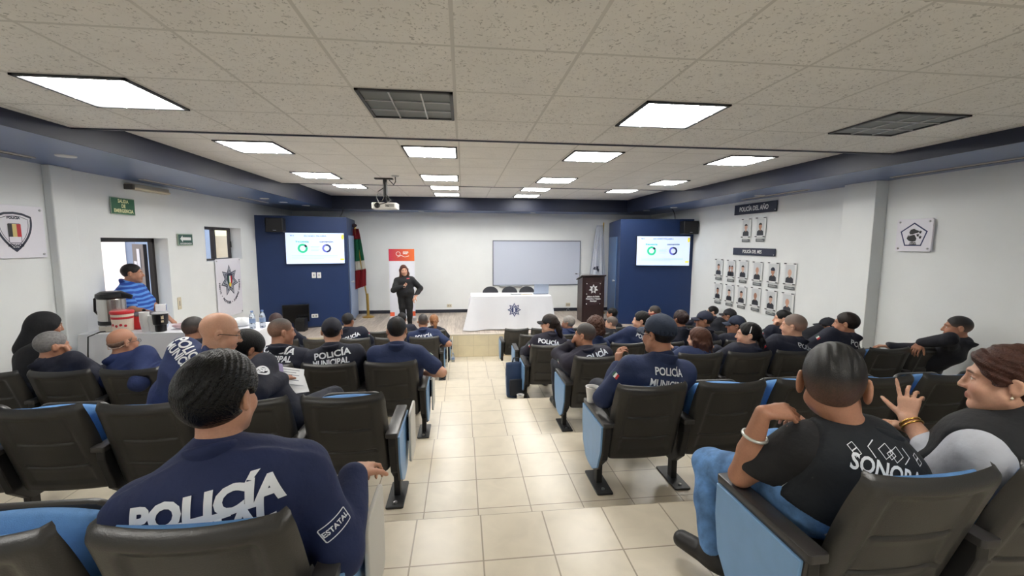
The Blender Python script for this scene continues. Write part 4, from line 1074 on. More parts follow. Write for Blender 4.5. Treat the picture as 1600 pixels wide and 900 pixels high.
# cups: two stacks
m_foam = mat('foam_cup', (238, 238, 236), .7)
def cup_prof(h=.115, r0=.032, r1=.046): return [(r0, 0), (r0 + .001, .002), (r1, h - .004), (r1 + .003, h), (r1 - .001, h), (r0 - .003, .006), (.001, .006)]
for k, (x, y, n) in enumerate([(-3.56, 5.20, 9), (-3.465, 5.19, 6)]):
    for i in range(n):
        t = thing('foam_cup', f'white foam cup number {i + 1} from the bottom of the {["taller", "shorter"][k]} stack beside the black tumbler', 'cup', (x, y, TZQ + i * .013), 0, 'stacked foam cups on the refreshment table')
        t.rotation_euler = (0, 0, i)
        if i == 0: 
            o = obj('wall', lathe(cup_prof(), 24), m_foam, t); smooth(o, .7); CUPM = o.data
        else: obj('wall', CUPM, None, t)
# black tumbler
t = thing('tumbler', 'tall black tumbler on the refreshment table in front of the standing man', 'tumbler', (-3.387, 5.184, TZQ))
obj('body', lathe([(.046, 0), (.052, .005), (.054, .075), (.068, .085), (.074, .20), (.076, .205)], 32), mat('tumbler_black', (20, 20, 22), .3), t)
obj('lid', lathe([(.078, .203), (.078, .215), (.04, .222), (.001, .222)], 28), mat('clear_lid', (196, 198, 200), .2), t)
obj('mark', xform(bx((-.012, -.02, 0), (.012, .02, .002), bevel=.0008), frame((.052, -.048, .165), (.72, .69, 0), (0, 0, 1))), mat('tumbler_mark', (206, 190, 160), .5), t)
obj('mark', xform(bx((-.012, -.012, 0), (.012, .012, .002), bevel=.0008), frame((.050, -.047, .12), (.72, .69, 0), (0, 0, 1))), mat('tumbler_mark', (206, 190, 160), .5), t)
# packets and papers
def blob(w, d, h, seed, bm=None, n=16):
    rnd = random.Random(seed); ph = [rnd.uniform(0, 6) for _ in range(5)]; bm = bmesh.new(); rows = []
    for j in range(n + 1):
        th = PI * j / n; row = []
        for i in range(n * 2):
            a = PI * i / n; k = 1 + .10 * math.sin(3 * a + ph[0] + 2 * th) + .06 * math.sin(5 * a + ph[1])
            cx, cy = math.cos(a), math.sin(a); q = (abs(cx) ** 4 + abs(cy) ** 4) ** -.25
            row.append(bm.verts.new((w / 2 * math.sin(th) ** .6 * cx * q * .9 * k, d / 2 * math.sin(th) ** .6 * cy * q * .9 * k, h / 2 + h / 2 * math.cos(th) * (1 + .12 * math.sin(4 * a + ph[2])) if th < PI / 2 else h / 2 + h / 2 * math.cos(th))))
        rows.append(row)
    for a, b in zip(rows, rows[1:]):
        for i in range(2 * n): bm.faces.new((a[i], b[i], b[(i + 1) % (2 * n)], a[(i + 1) % (2 * n)]))
    bmesh.ops.remove_doubles(bm, verts=bm.verts, dist=1e-5); bmesh.ops.recalc_face_normals(bm, faces=bm.faces)
    return bm
t = thing('napkin_pack', 'pale pink napkin pack beside the black tumbler', 'napkins', (-3.178, 5.337, TZQ), .15)
smooth(obj('wrap', blob(.32, .2, .07, 3), mat('pink_wrap', (226, 196, 204), .35, bump=.3, bscale=40), t)); obj('label_strip', bx((-.06, -.07, .066), (.05, .06, .0745), bevel=.002), mat('pink_label', (240, 220, 226), .5), t)
t = thing('paper_bag', 'small clear plastic bag with blue print between the cups and the tumbler', 'bag', (-3.473, 5.308, TZQ), .4)
smooth(obj('bag', blob(.16, .12, .12, 9), mat('pale_plastic', (206, 220, 236), .3, bump=.4, bscale=30), t))
t = thing('bread_bag', 'dark packet with a pink label lying on the refreshment table behind the pink napkins', 'packet', (-2.878, 5.451, TZQ), -.1)
smooth(obj('packet', blob(.26, .16, .07, 5), mat('dark_packet', (62, 46, 52), .4, bump=.3, bscale=30), t)); obj('label_strip', bx((-.05, -.05, .064), (.06, .04, .0745), bevel=.003), mat('rose_label', (200, 140, 150), .5), t)
t = thing('paper_sheets', 'white sheets at the front edge of the refreshment table near the napkins', 'papers', (-2.954, 5.194, TZQ), .1)
obj('sheet', bx((-.14, -.06, 0), (.14, .08, .004)), m_paper, t); obj('sheet', bx((-.12, -.05, .004), (.15, .09, .007), m=M4((0, 0, 0), (0, 0, .12))), m_paper, t)
t = thing('plastic_bag', 'crumpled white bag near the right end of the refreshment table', 'bag', (-2.649, 5.413, TZQ))
smooth(obj('bag', blob(.22, .18, .1, 13), mat('white_bag', (240, 242, 244), .5, bump=.5, bscale=30), t))
m_water = mat('clear_bottle', (222, 232, 244), .08, trans=.85)
def bottle(loc, label, blue=True):
    t = thing('water_bottle', label, 'bottle', loc, 0, 'clear water bottles')
    o = obj('body', lathe([(.028, 0), (.032, .006), (.032, .05), (.030, .055), (.032, .06), (.032, .13), (.028, .155), (.013, .185), (.013, .195), (.001, .195)], 24), m_water, t); smooth(o, .8)
    obj('cap', lathe([(.0145, .192), (.0145, .21), (.001, .211)], 16), mat('bottle_cap', (120, 150, 200), .4), t)
    obj('band', lathe([(.0325, .07), (.033, .072), (.033, .115), (.0325, .117)], 24), mat('bottle_band', (150, 174, 214), .4), t)
    return t
bottle((-2.440, 5.241, TZQ), 'water bottle on the right end of the refreshment table, the left of two')
bottle((-2.354, 5.299, TZQ), 'water bottle on the right end of the refreshment table, the right of two')
bottle((atz(708, 567, 0).x, atz(708, 567, 0).y, 0), 'water bottle standing on the floor in the middle aisle by the left seats')
# foam cups by the right aisle seats
def cup(loc, label):
    t = thing('foam_cup', label, 'cup', loc); obj('wall', CUPM, None, t); c = obj('drink', lathe([(.04, 0), (.0405, .002), (.001, .002)], 20, m=M4((0, 0, .09))), mat('coffee', (60, 40, 26), .2), t); return t
cup((1.19 - PITCHX / 2, ROWY['B'] + .46, TIER['B'] + .507), 'white foam cup on the armrest beside the capped officer in the second row')
q = atz(810, 622, TIER['D']); cup((q.x, 5.22, TIER['D']), 'white foam cup on the floor beside the blue backpack')
# backpack leaning at the fourth row aisle
t = thing('backpack', 'blue and black backpack standing on the floor by the right aisle seat', 'backpack', (.70, 5.42, TIER['D']), .1)
bp = bmesh.new()
o = obj('bag', xform(pad_bm(.13, .235, .15), M4((0, 0, 0), (-.1, 0, 0))), mat('backpack_blue', (40, 60, 92), .7, bump=.3, bscale=90), t); smooth(o)
o = obj('front_pocket', xform(pad_bm(.1, .11, .05), M4((0, -.05, .04), (-.1, 0, 0))), mat('backpack_dark', (24, 28, 38), .7), t); smooth(o)
obj('piping', tube([(-.125, .05, .03), (-.13, .06, .25), (-.10, .09, .42), (0, .1, .47)], .008, 6), mat('backpack_pale', (150, 164, 186), .6), t)
obj('top_loop', tube([(-.04, .09, .46), (-.03, .07, .52), (.03, .07, .52), (.04, .09, .46)], .01, 6), mat('backpack_dark', (24, 28, 38), .7), t)
# black bag and a white box at the far lower left, on the floor of the nearest row
q = at(24, 815, 1.62)
t = thing('helmet_bag', 'black shiny bag with a white tag on the floor at the lower left', 'bag', (q.x - .05, 1.72, TIER['A']), .3)
smooth(obj('bag', blob(.34, .26, .19, 21), mat('black_leatherette', (24, 24, 27), .25, bump=.2, bscale=40), t))
obj('tag_panel', bx((-.17, -.11, .1), (-.03, -.02, .185), bevel=.01, m=M4((0, 0, 0), (.2, 0, 0))), mat('bag_tag', (206, 204, 206), .4), t)
obj('strap', tube([(-.1, -.05, .17), (0, -.1, .24), (.12, -.06, .2), (.16, .02, .1)], .012, 6), m_black, t)
# ================================================================== people: each body is one continuous surface
def smin(a, b, k):
    if k <= 0: return np.minimum(a, b)
    h = np.clip(.5 + .5 * (b - a) / k, 0, 1)
    return b + (a - b) * h - k * h * (1 - h)
def smax(a, b, k): return -smin(-a, -b, k)
def A3(v): return np.array(v, dtype=np.float32)
class Field:
    def __init__(s, lo, hi, h):
        s.h = h; s.lo = A3(lo) - 2 * h; s.n = [int(math.ceil((hi[i] + 2 * h - s.lo[i]) / h)) + 1 for i in range(3)]
        s.D = np.full(s.n, .5, np.float32)
    def sl(s, lo, hi):
        r = []
        for i in range(3):
            a = max(0, int((lo[i] - s.lo[i]) / s.h)); b = min(s.n[i], int((hi[i] - s.lo[i]) / s.h) + 2)
            if b <= a: return None
            r.append(slice(a, b))
        return tuple(r)
    def xyz(s, q):
        ax = [s.lo[i] + s.h * np.arange(q[i].start, q[i].stop, dtype=np.float32) for i in range(3)]
        return ax[0][:, None, None], ax[1][None, :, None], ax[2][None, None, :]
    def add(s, fn, lo, hi, k=.02, op='u', pad=.05):
        q = s.sl([lo[i] - k - pad for i in range(3)], [hi[i] + k + pad for i in range(3)])
        if q is None: return
        d = fn(*s.xyz(q)).astype(np.float32)
        s.D[q] = smin(s.D[q], d, k) if op == 'u' else smax(s.D[q], -d, k) if op == 's' else smax(s.D[q], d, k)
    def mesh(s):
        D = s.D; S = D < 0; nx, ny, nz = D.shape
        cnt = np.zeros((nx - 1, ny - 1, nz - 1), np.int8)
        for a in (0, 1):
            for b in (0, 1):
                for c in (0, 1): cnt += S[a:nx - 1 + a, b:ny - 1 + b, c:nz - 1 + c]
        I = np.argwhere((cnt > 0) & (cnt < 8)); n = len(I)
        if n == 0: return np.zeros((0, 3)), np.zeros((0, 4), int)
        idx = np.full(cnt.shape, -1, np.int32); idx[I[:, 0], I[:, 1], I[:, 2]] = np.arange(n)
        acc = np.zeros((n, 3), np.float32); w = np.zeros(n, np.float32)
        for ax in range(3):
            o1, o2 = [i for i in range(3) if i != ax]
            for p in (0, 1):
                for r in (0, 1):
                    A = I.copy(); A[:, o1] += p; A[:, o2] += r; B = A.copy(); B[:, ax] += 1
                    da = D[A[:, 0], A[:, 1], A[:, 2]]; db = D[B[:, 0], B[:, 1], B[:, 2]]
                    m = (da < 0) != (db < 0); t = np.where(m, da / np.where(m, da - db, 1), 0)
                    P = A.astype(np.float32); P[:, ax] += t
                    acc[m] += P[m]; w[m] += 1
        V = acc / w[:, None] * s.h + s.lo
        F = []
        for ax in range(3):
            o1, o2 = [(1, 2), (2, 0), (0, 1)][ax]
            lo = [slice(1, -1)] * 3; lo[ax] = slice(0, -1); hi = list(lo); hi[ax] = slice(1, None)
            a, b = S[tuple(lo)], S[tuple(hi)]
            E = np.argwhere(a != b)
            if not len(E): continue
            fl = a[E[:, 0], E[:, 1], E[:, 2]]
            for i in range(3):
                if i != ax: E[:, i] += 1
            def g(d1, d2):
                T = E.copy(); T[:, o1] -= d1; T[:, o2] -= d2; return idx[T[:, 0], T[:, 1], T[:, 2]]
            Q = np.stack([g(1, 1), g(0, 1), g(0, 0), g(1, 0)], 1)
            Q[~fl] = Q[~fl][:, ::-1]; F.append(Q)
        return V, np.concatenate(F)
def mesh_from(name, V, F, tint=None):
    me = bpy.data.meshes.new(name)
    me.vertices.add(len(V)); me.vertices.foreach_set('co', np.ascontiguousarray(V, np.float32).ravel())
    me.loops.add(len(F) * 4); me.loops.foreach_set('vertex_index', np.ascontiguousarray(F, np.int32).ravel())
    me.polygons.add(len(F)); me.polygons.foreach_set('loop_start', np.arange(len(F), dtype=np.int32) * 4)
    me.update(calc_edges=True); me.validate()
    me.polygons.foreach_set('use_smooth', np.ones(len(me.polygons), bool))
    if tint is not None:
        at_ = me.attributes.new('tint', 'FLOAT_COLOR', 'POINT'); at_.data.foreach_set('color', np.ascontiguousarray(tint, np.float32).ravel())
    return me
# primitives -----------------------------------------------------------------------------------------
def rc(a, b, ra, rb, ax=None, sc=1):
    """tapered limb from a to b; ax, sc: widened by sc along ax"""
    a, b = A3(a), A3(b); ba = b - a; L = float(ba @ ba) + 1e-9; axv = A3(ax) if ax is not None else None
    def fn(X, Y, Z):
        x, y, z = X - a[0], Y - a[1], Z - a[2]
        t = np.clip((x * ba[0] + y * ba[1] + z * ba[2]) / L, 0, 1)
        dx, dy, dz = x - t * ba[0], y - t * ba[1], z - t * ba[2]
        if axv is not None:
            c = dx * axv[0] + dy * axv[1] + dz * axv[2]
            d = np.sqrt(np.maximum(dx * dx + dy * dy + dz * dz - c * c * (1 - 1 / sc ** 2), 0))
        else: d = np.sqrt(dx * dx + dy * dy + dz * dz)
        return d - (ra + (rb - ra) * t)
    m = max(ra, rb) * max(1, sc)
    return fn, np.minimum(a, b) - m, np.maximum(a, b) + m
def sdell(x, y, z, c, r):
    q = [(x - c[0]) / r[0], (y - c[1]) / r[1], (z - c[2]) / r[2]]
    k0 = np.sqrt(q[0] ** 2 + q[1] ** 2 + q[2] ** 2); k1 = np.sqrt((q[0] / r[0]) ** 2 + (q[1] / r[1]) ** 2 + (q[2] / r[2]) ** 2) + 1e-6
    return k0 * (k0 - 1) / k1
def sdcap(x, y, z, a, b, ra, rb):
    return rc(a, b, ra, rb)[0](x, y, z)
def folds(V, amp, f, seed):
    amp, f = amp * 1.6, f * .62
    rnd = np.random.RandomState(seed); d = np.zeros(len(V), np.float32)
    W = V + .03 * np.sin(V[:, [1, 2, 0]] * f * .6 + rnd.rand(3) * 6)
    for i in range(7):
        k = rnd.randn(3); k /= np.linalg.norm(k); k *= f * (.5 + 1.3 * rnd.rand())
        d += np.abs(np.sin(W @ k + rnd.rand() * 6)) ** 1.5 - .5
    return d * amp / 3
def head_sdf(x, y, z, p):
    """a head about the point between the ears: x right, y to the face, z up"""
    fem = p.get('fem', 0); fat = p.get('fat', 0)
    d = sdell(x, y, z, (0, -.012, .038), (.076, .097, .088))
    d = smin(d, sdell(x, y, z, (0, .03, -.03), (.062 + .006 * fat, .066, .078)), .03)
    ax = np.abs(x)
    d = smin(d, sdcap(ax, y, z, (.05 + .008 * fat, .0, -.05), (.018, .066, -.098), .024 + .006 * fat, .019), .03)
    d = smin(d, sdell(x, y, z, (0, .074, -.098), (.024, .022, .019)), .02)
    d = smin(d, sdell(ax, y, z, (.04 + .003 * fat, .062, -.03), (.024, .024, .026)), .025)
    d = smin(d, sdcap(ax, y, z, (.008, .094, .030), (.046, .074, .030), .0075, .008), .018)
    d = smax(d, -sdell(ax, y, z, (.031, .103, .008), (.018, .018, .013)), .012)
    d = smin(d, sdell(ax, y, z, (.031, .078, .006), (.0145, .0125, .0115)), .004)
    d = smin(d, sdcap(x, y, z, (0, .090, .022), (0, .114 - .002 * fem, -.028), .0075, .0125 - .001 * fem), .012)
    d = smin(d, sdell(ax, y, z, (.0125, .099, -.031), (.009, .012, .0085)), .008)
    d = smin(d, sdcap(ax, y, z, (0, .099, -.058), (.021, .087, -.061), .0055, .003), .008)
    d = smin(d, sdcap(ax, y, z, (0, .097, -.069), (.019, .086, -.067), .0065, .003), .008)
    d = smax(d, -sdcap(ax, y, z, (0, .106, -.0635), (.024, .091, -.0635), .0016, .001), .003)
    ek = p.get('ear', 1); ex, ey, ez = (ax - .078) / ek + .078, (y + .014) / ek - .014, (z - .004) / ek + .004
    er = sdell(ex + .009 * (ey + .014) / .02 * .4, ey, ez, (.084, -.019, .004), (.0095, .021, .033))
    er = smax(er, -sdell(ex, ey, ez, (.094, -.014, .006), (.009, .012, .021)), .006) * ek
    if not p.get('noears'): d = smin(d, er, .007)
    return d
def skin_tint(lv, base, p):
    """colours a face really has: lips, brows, eyes, shaved scalp and beard"""
    n = len(lv); T = np.tile(np.array(lin(base), np.float32), (n, 1)); x, y, z = np.abs(lv[:, 0]), lv[:, 1], lv[:, 2]
    def mixc(mask, col):
        c = np.array(lin(col), np.float32); T[:] = T * (1 - mask[:, None]) + c * mask[:, None]
    sm = lambda v, a, b: np.clip((v - a) / (b - a), 0, 1)
    lips = np.clip(1.3 - ((x / .023) ** 2 + ((z + .0635) / .0095) ** 2), 0, 1) * (y > .07)
    mixc(lips * .75, p.get('lipc', (168, 96, 90)))
    cheek = np.exp(-(((x - .042) / .022) ** 2 + ((z + .028) / .024) ** 2)) * (y > .03); mixc(cheek * .18, (200, 110, 96))
    if p.get('beard'):
        b = sm(-z, .045, .07) * sm(y, .0, .03) * (z > -.13); mixc(b * p['beard'], (70, 60, 56))
        m = np.clip(1.4 - ((x / .03) ** 2 + ((z + .049) / .008) ** 2), 0, 1) * (y > .07); mixc(m * p['beard'], (60, 52, 50))
    br = np.clip(1.5 - (((x - .031) / .019) ** 2 + ((z - .0295 + .12 * (x - .031) ** 2 * 20) / .0048) ** 2), 0, 1) * (y > .055); mixc(br * .85, p.get('brow', (44, 34, 30)))
    ey = np.clip(2 - 2 * (((x - .031) / .0135) ** 2 + ((z - .006) / .0058) ** 2), 0, 1) * (y > .07); mixc(ey, (222, 216, 208))
    ir = np.clip(2.5 - 2.5 * (((x - .031 - p.get('gaze', 0)) / .0058) ** 2 + ((z - .006) / .0058) ** 2), 0, 1) * (y > .07); mixc(ir, (44, 28, 20))
    ln = np.clip(2 - 3 * np.abs((z - .0120 + ((x - .031) / .016) ** 2 * .006) / .0022), 0, 1) * (np.abs(x - .031) < .017) * (y > .06); mixc(ln * .8, (46, 32, 28))
    if p.get('scalp'):
        n1 = (lv[:, 1] - .082) * .85 - (lv[:, 2] - .082) * .52; s = sm(-n1, -.004, .012) * sm(z, -.05, -.02); mixc(s * p['scalp'], p.get('scalpc', (64, 56, 52)))
    return T
def hair_sdf(style, p):
    def base(x, y, z, g, gs=None):
        gs = g if gs is None else gs
        return sdell(x, y, z, (0, -.014, .04), (.076 + gs, .098 + g, .088 + g))
    def line(x, y, z, front=.086, low=0, k=.008):
        """front hairline and nape"""
        ax = np.abs(x)
        h = (y - front) * .85 - (z - .078) * .52 - .35 * np.maximum(ax - .045, 0)
        side = np.where(z < .012, (y - .012), -.1)
        nape = (y + .0) * .406 - (z + .03 - low) * .914 - .004
        return smax(smax(h, side, k), nape, k)
    def ears(d, x, y, z): return smax(d, -sdell(np.abs(x), y, z, (.09, -.012, -.002), (.03, .03, .038)), .006)
    if style == 'short':
        def f(x, y, z):
            d = base(x, y, z, p.get('g', .010), p.get('gs', .005)); return ears(smax(d, line(x, y, z), .006), x, y, z)
    elif style == 'slick':
        def f(x, y, z):
            # thick hair combed over from the right to the left in strands, cut square at the nape
            d = base(x, y - 0, z, .024, .016)
            d = smin(d, sdell(x, y, z, (-.012, -.03, .035), (.088, .096, .098)), .02)
            s = np.sin((y * .9 - z * .7 + x * .35) * 300 + .9 * np.sin(x * 26) + .8 * np.sin(z * 22)) * np.clip((z - .01) / .03, 0, 1)
            d = d - .0017 * s - .0008 * np.sin((y * .8 - z * .8 + .5 * x) * 190 + 2 * np.sin(x * 55)) * np.clip((z - .0) / .03, 0, 1)
            return ears(smax(d, line(x, y, z, .094, -.022), .008), x, y, z)
    elif style == 'fadetop':
        def f(x, y, z):
            d = base(x, y, z, .016, .008)
            t = sdell(x, y, z, (.0, .0, .055), (.072, .10, .083)); d = smin(d, t, .015)
            s = np.sin((x * 1.0 + .3 * y) * 240 + 1.6 * np.sin(y * 45)) * np.clip((z - .05) / .03, 0, 1); d = d - .0016 * s
            return ears(smax(d, line(x, y, z, .092, .004), .006), x, y, z)
    elif style == 'fringe':
        def f(x, y, z):
            d = base(x, y, z, .004, .004)
            return ears(smax(smax(d, line(x, y, z, .05), .006), (z - .045 - .25 * y), .01), x, y, z)
    elif style == 'curly':
        def f(x, y, z):
            d = sdell(x, y, z, (0, -.025, .02), (.118, .118, .125)); d = smin(d, sdell(x, y, z, (0, -.06, -.07), (.115, .085, .08)), .04)
            d = d - .010 * (np.sin(x * 95 + 2 * np.sin(z * 40)) * np.sin(y * 95 + 1.5 * np.sin(x * 37)) * np.sin(z * 95 + 1.7 * np.sin(y * 41))) - .005 * np.sin(x * 190) * np.sin(y * 185) * np.sin(z * 180)
            face = sdell(x, y, z, (0, .1, -.03), (.06, .075, .095)); return smax(d, -face, .01)
    elif style in ('long', 'bun', 'pony', 'tail'):
        def f(x, y, z):
            d = base(x, y, z, .014, .010)
            s = np.sin((x * .3 + z * .5 + y * .9) * 190 + 2 * np.sin(x * 30)) * .0012; d = d - s
            d = smax(d, line(x, y, z, .086, -.01), .006)
            if style == 'long':
                L = p.get('L', .2); ax = np.abs(x)
                b = sdcap(x, y, z, (-.035, -.06, -.02), (-.05, -.06, -.06 - L), .062, .05); b = smin(b, sdcap(x, y, z, (.035, -.06, -.02), (.05, -.06, -.06 - L), .062, .05), .03)
                b = smin(b, sdcap(ax, y, z, (.078, .0, .03), (.088, .01, -.05 - L * .7), .028, .03), .03)
                b = b - .004 * np.sin(x * 120 + 3 * np.sin(z * 22)) - .003 * np.sin((x + y) * 210 + 2 * np.sin(z * 35)) + .008 * np.sin(z * 55 + x * 30) * np.clip(-z * 6, 0, 1)
                d = smin(d, b, .02)
                d = smax(d, -sdell(x, y, z, (0, .105, -.045), (.066, .075, .105)), .008)
            elif style == 'bun': d = smin(d, sdell(x, y, z, (0, -.115, p.get('bz', .03)), (.042, .036, .042)), .01)
            else:
                T = p.get('T', [(0, -.11, .02), (.0, -.135, -.06), (.0, -.115, -.16), (.01, -.12, -.26)]); R = p.get('R', .036)
                for i, (a, b) in enumerate(zip(T, T[1:])):
                    q = sdcap(x, y, z, a, b, R * (1 - .16 * i), R * (1 - .16 * (i + 1))); d = smin(d, q - .006 * np.sin(z * 85 + 2 * np.sin(x * 60) + i) * np.sin(x * 90 + y * 60), .012)
            return d if style == 'long' else ears(d, x, y, z)
    elif style == 'crop':
        def f(x, y, z):
            # short layered woman's cut, swept back with volume on top
            d = sdell(x, y, z, (0, -.020, .050), (.090, .108, .093)); d = smin(d, sdell(x, y, z, (0, -.065, .0), (.078, .060, .085)), .03)
            d = smin(d, sdcap(np.abs(x), y, z, (.052, .052, .075), (.080, .012, -.004), .020, .015), .02)
            d = smin(d, sdcap(x, y, z, (-.03, .072, .085), (.03, .072, .085), .016, .016), .025)
            u = y * .75 + z * .6
            s = np.sin((z * 1.0 - y * .45) * 170 + 1.6 * np.sin(y * 30 + x * 20)) * .0022 + np.sin((z - .5 * y) * 350 + 1.5 * np.sin(y * 50)) * .0012
            d = d - s
            ax = np.abs(x)
            h = (y - .088) * .8 - (z - .062) * .6 - .30 * np.maximum(ax - .05, 0)
            side = np.where(z < .0, y - .004 + (z < -.04) * .02, -.1)
            d = smax(d, smax(h, side, .01), .012)
            return smax(smax(d, -(z + .10), .01), -sdell(ax, y, z, (.095, -.008, -.018), (.03, .026, .03)), .008)
    elif style == 'hood':
        def f(x, y, z):
            d = sdell(x, y, z, (0, -.02, .03), (.098, .12, .112)); d = smin(d, sdcap(x, y, z, (0, -.06, -.04), (0, -.09, -.2), .085, .10), .05)
            return smax(d, -sdell(x, y, z, (0, .12, -.02), (.064, .085, .085)), .012)
    return f
def cap_sdf(p):
    def f(x, y, z):
        d = sdell(x, y, z, (0, -.012, .04), (.087, .108, .098))
        d = smax(d, -(z - .028 - .28 * y * .6), .004)
        seam = .0; d = smax(d, -sdell(x, y, z, (0, -.012, .03), (.080, .101, .088)), .003)
        d = smin(d, sdell(x, y, z, (0, -.012, .138), (.011, .011, .006)), .004)
        yy = y - .07; zs = .045 - .22 * np.maximum(yy, 0) - 5.5 * x * x
        v = np.abs(z - zs) - .0045
        v = smax(v, (np.sqrt((x / .082) ** 2 + (np.maximum(yy, 0) / .098) ** 2) - 1) * .08, .004); v = smax(v, -(y - .052), .004)
        v = smax(v, -sdell(x, y, z, (0, -.012, .03), (.078, .099, .086)), .003)
        d = smin(d, v, .006)
        if p.get('hole'): d = smax(d, -sdell(x, y, z, (0, -.125, .028), (.036, .05, .03)), .004)
        return d
    return f
def local_mesh(fn, lo, hi, h):
    F = Field(lo, hi, h); F.add(fn, lo, hi, 0, pad=.0); return F.mesh()
# hands ----------------------------------------------------------------------------------------------
def hand_prims(W, f, n, left, curl=(35, 40, 45, 50), spread=6, thumb=(35, 25), s=1.0):
    """wrist W, finger direction f, palm facing n; list of (fn, lo, hi, k)"""
    f = Vector(f).normalized(); n = Vector(n); n = (n - f * n.dot(f)).normalized(); sd = f.cross(n) * (1 if left else -1)   # sd: towards the thumb
    W = Vector(W); out = []
    P = lambda a, b, c: W + f * (a * s) + sd * (b * s) + n * (c * s)
    for b0, b1 in ((.022, .030), (.006, .010), (-.010, -.010), (-.020, -.028)):
        out.append(rc(P(.008, b0 * .8, 0), P(.078, b1, .002), .0135 * s, .0125 * s) + (.010,))
    for i, (b, L, r) in enumerate([(.030, (.042, .026, .021), .0088), (.010, (.046, .029, .022), .0092), (-.010, (.043, .027, .021), .0088), (-.028, (.034, .021, .018), .0078)]):
        p = P(.084 - .004 * abs(i - 1), b, .002); c = curl[i]; a = 0; dr = f
        sp = math.radians(spread * (1.2 - .85 * i))
        for k, l in enumerate(L):
            a += math.radians(c * (.75, 1.0, .7)[k]); base = f * math.cos(sp) + sd * math.sin(sp)
            dr = base * math.cos(a) + n * math.sin(a); q = p + dr * (l * s)
            out.append(rc(p, q, r * s * (1 - .08 * k), r * s * (1 - .08 * (k + 1))) + (.003,)); p = q
    t0 = P(.022, .030, .006); ang = math.radians(thumb[0]); tc = math.radians(thumb[1])
    d1 = (f * math.cos(ang) + sd * math.sin(ang) + n * .25).normalized(); t1 = t0 + d1 * (.040 * s)
    d2 = (d1 + n * math.sin(tc) + f * .25).normalized(); t2 = t1 + d2 * (.031 * s); d3 = (d2 + n * math.sin(tc) * .7).normalized(); t3 = t2 + d3 * (.024 * s)
    out.append(rc(P(.004, .014, .003), t1, .015 * s, .0115 * s) + (.010,)); out.append(rc(t1, t2, .0112 * s, .0098 * s) + (.003,)); out.append(rc(t2, t3, .0098 * s, .0082 * s) + (.003,))
    return out
def ik(S, Hn, l1, l2, pole):
    S, Hn, pole = Vector(S), Vector(Hn), Vector(pole); d = Hn - S; L = d.length
    if L > (l1 + l2) * .995: Hn = S + d.normalized() * (l1 + l2) * .995; d = Hn - S; L = d.length
    a = (l1 * l1 - l2 * l2 + L * L) / (2 * L); h = math.sqrt(max(0, l1 * l1 - a * a)); u = d / L
    p = pole - u * pole.dot(u); p = p.normalized() if p.length > 1e-6 else u.orthogonal()
    return S + u * a + p * h, Hn
SKINS = {'a': (188, 140, 116), 'b': (170, 122, 98), 'c': (204, 158, 134), 'd': (150, 106, 84), 'e': (196, 146, 116)}
m_skin = attr_mat('skin', .48, bump=.06, bscale=300, spec=.4, sss=.08, noise=.05)
m_hairs = {}
def hair_mat(name, col, rough=.38, stretch=(1, 1, 1), bump=.35, bscale=220, spec=.25):
    return mat('hair_' + name, col, rough, bump=bump, bscale=bscale, stretch=stretch, spec=spec, noise=.25, nscale=60)
def fabric(name, col, rough=.82, bump=.12, bscale=380, **k): return mat('cloth_' + name, col, rough, bump=.45, bscale=24, noise=.06, nscale=14, **k)
NAVY = ('navy_jacket', (21, 34, 74)); DARK = ('dark_navy_jacket', (22, 26, 44)); POLO = ('navy_polo', (27, 42, 80))
m_letter = mat('white_reflective_print', (226, 230, 236), .5)
def tubeobj(name, pts, r, m, parent, seg=6, closed=False, sm=True):
    o = obj(name, tube(pts, r, seg, closed=closed), m, parent)
    if sm: smooth(o)
    return o

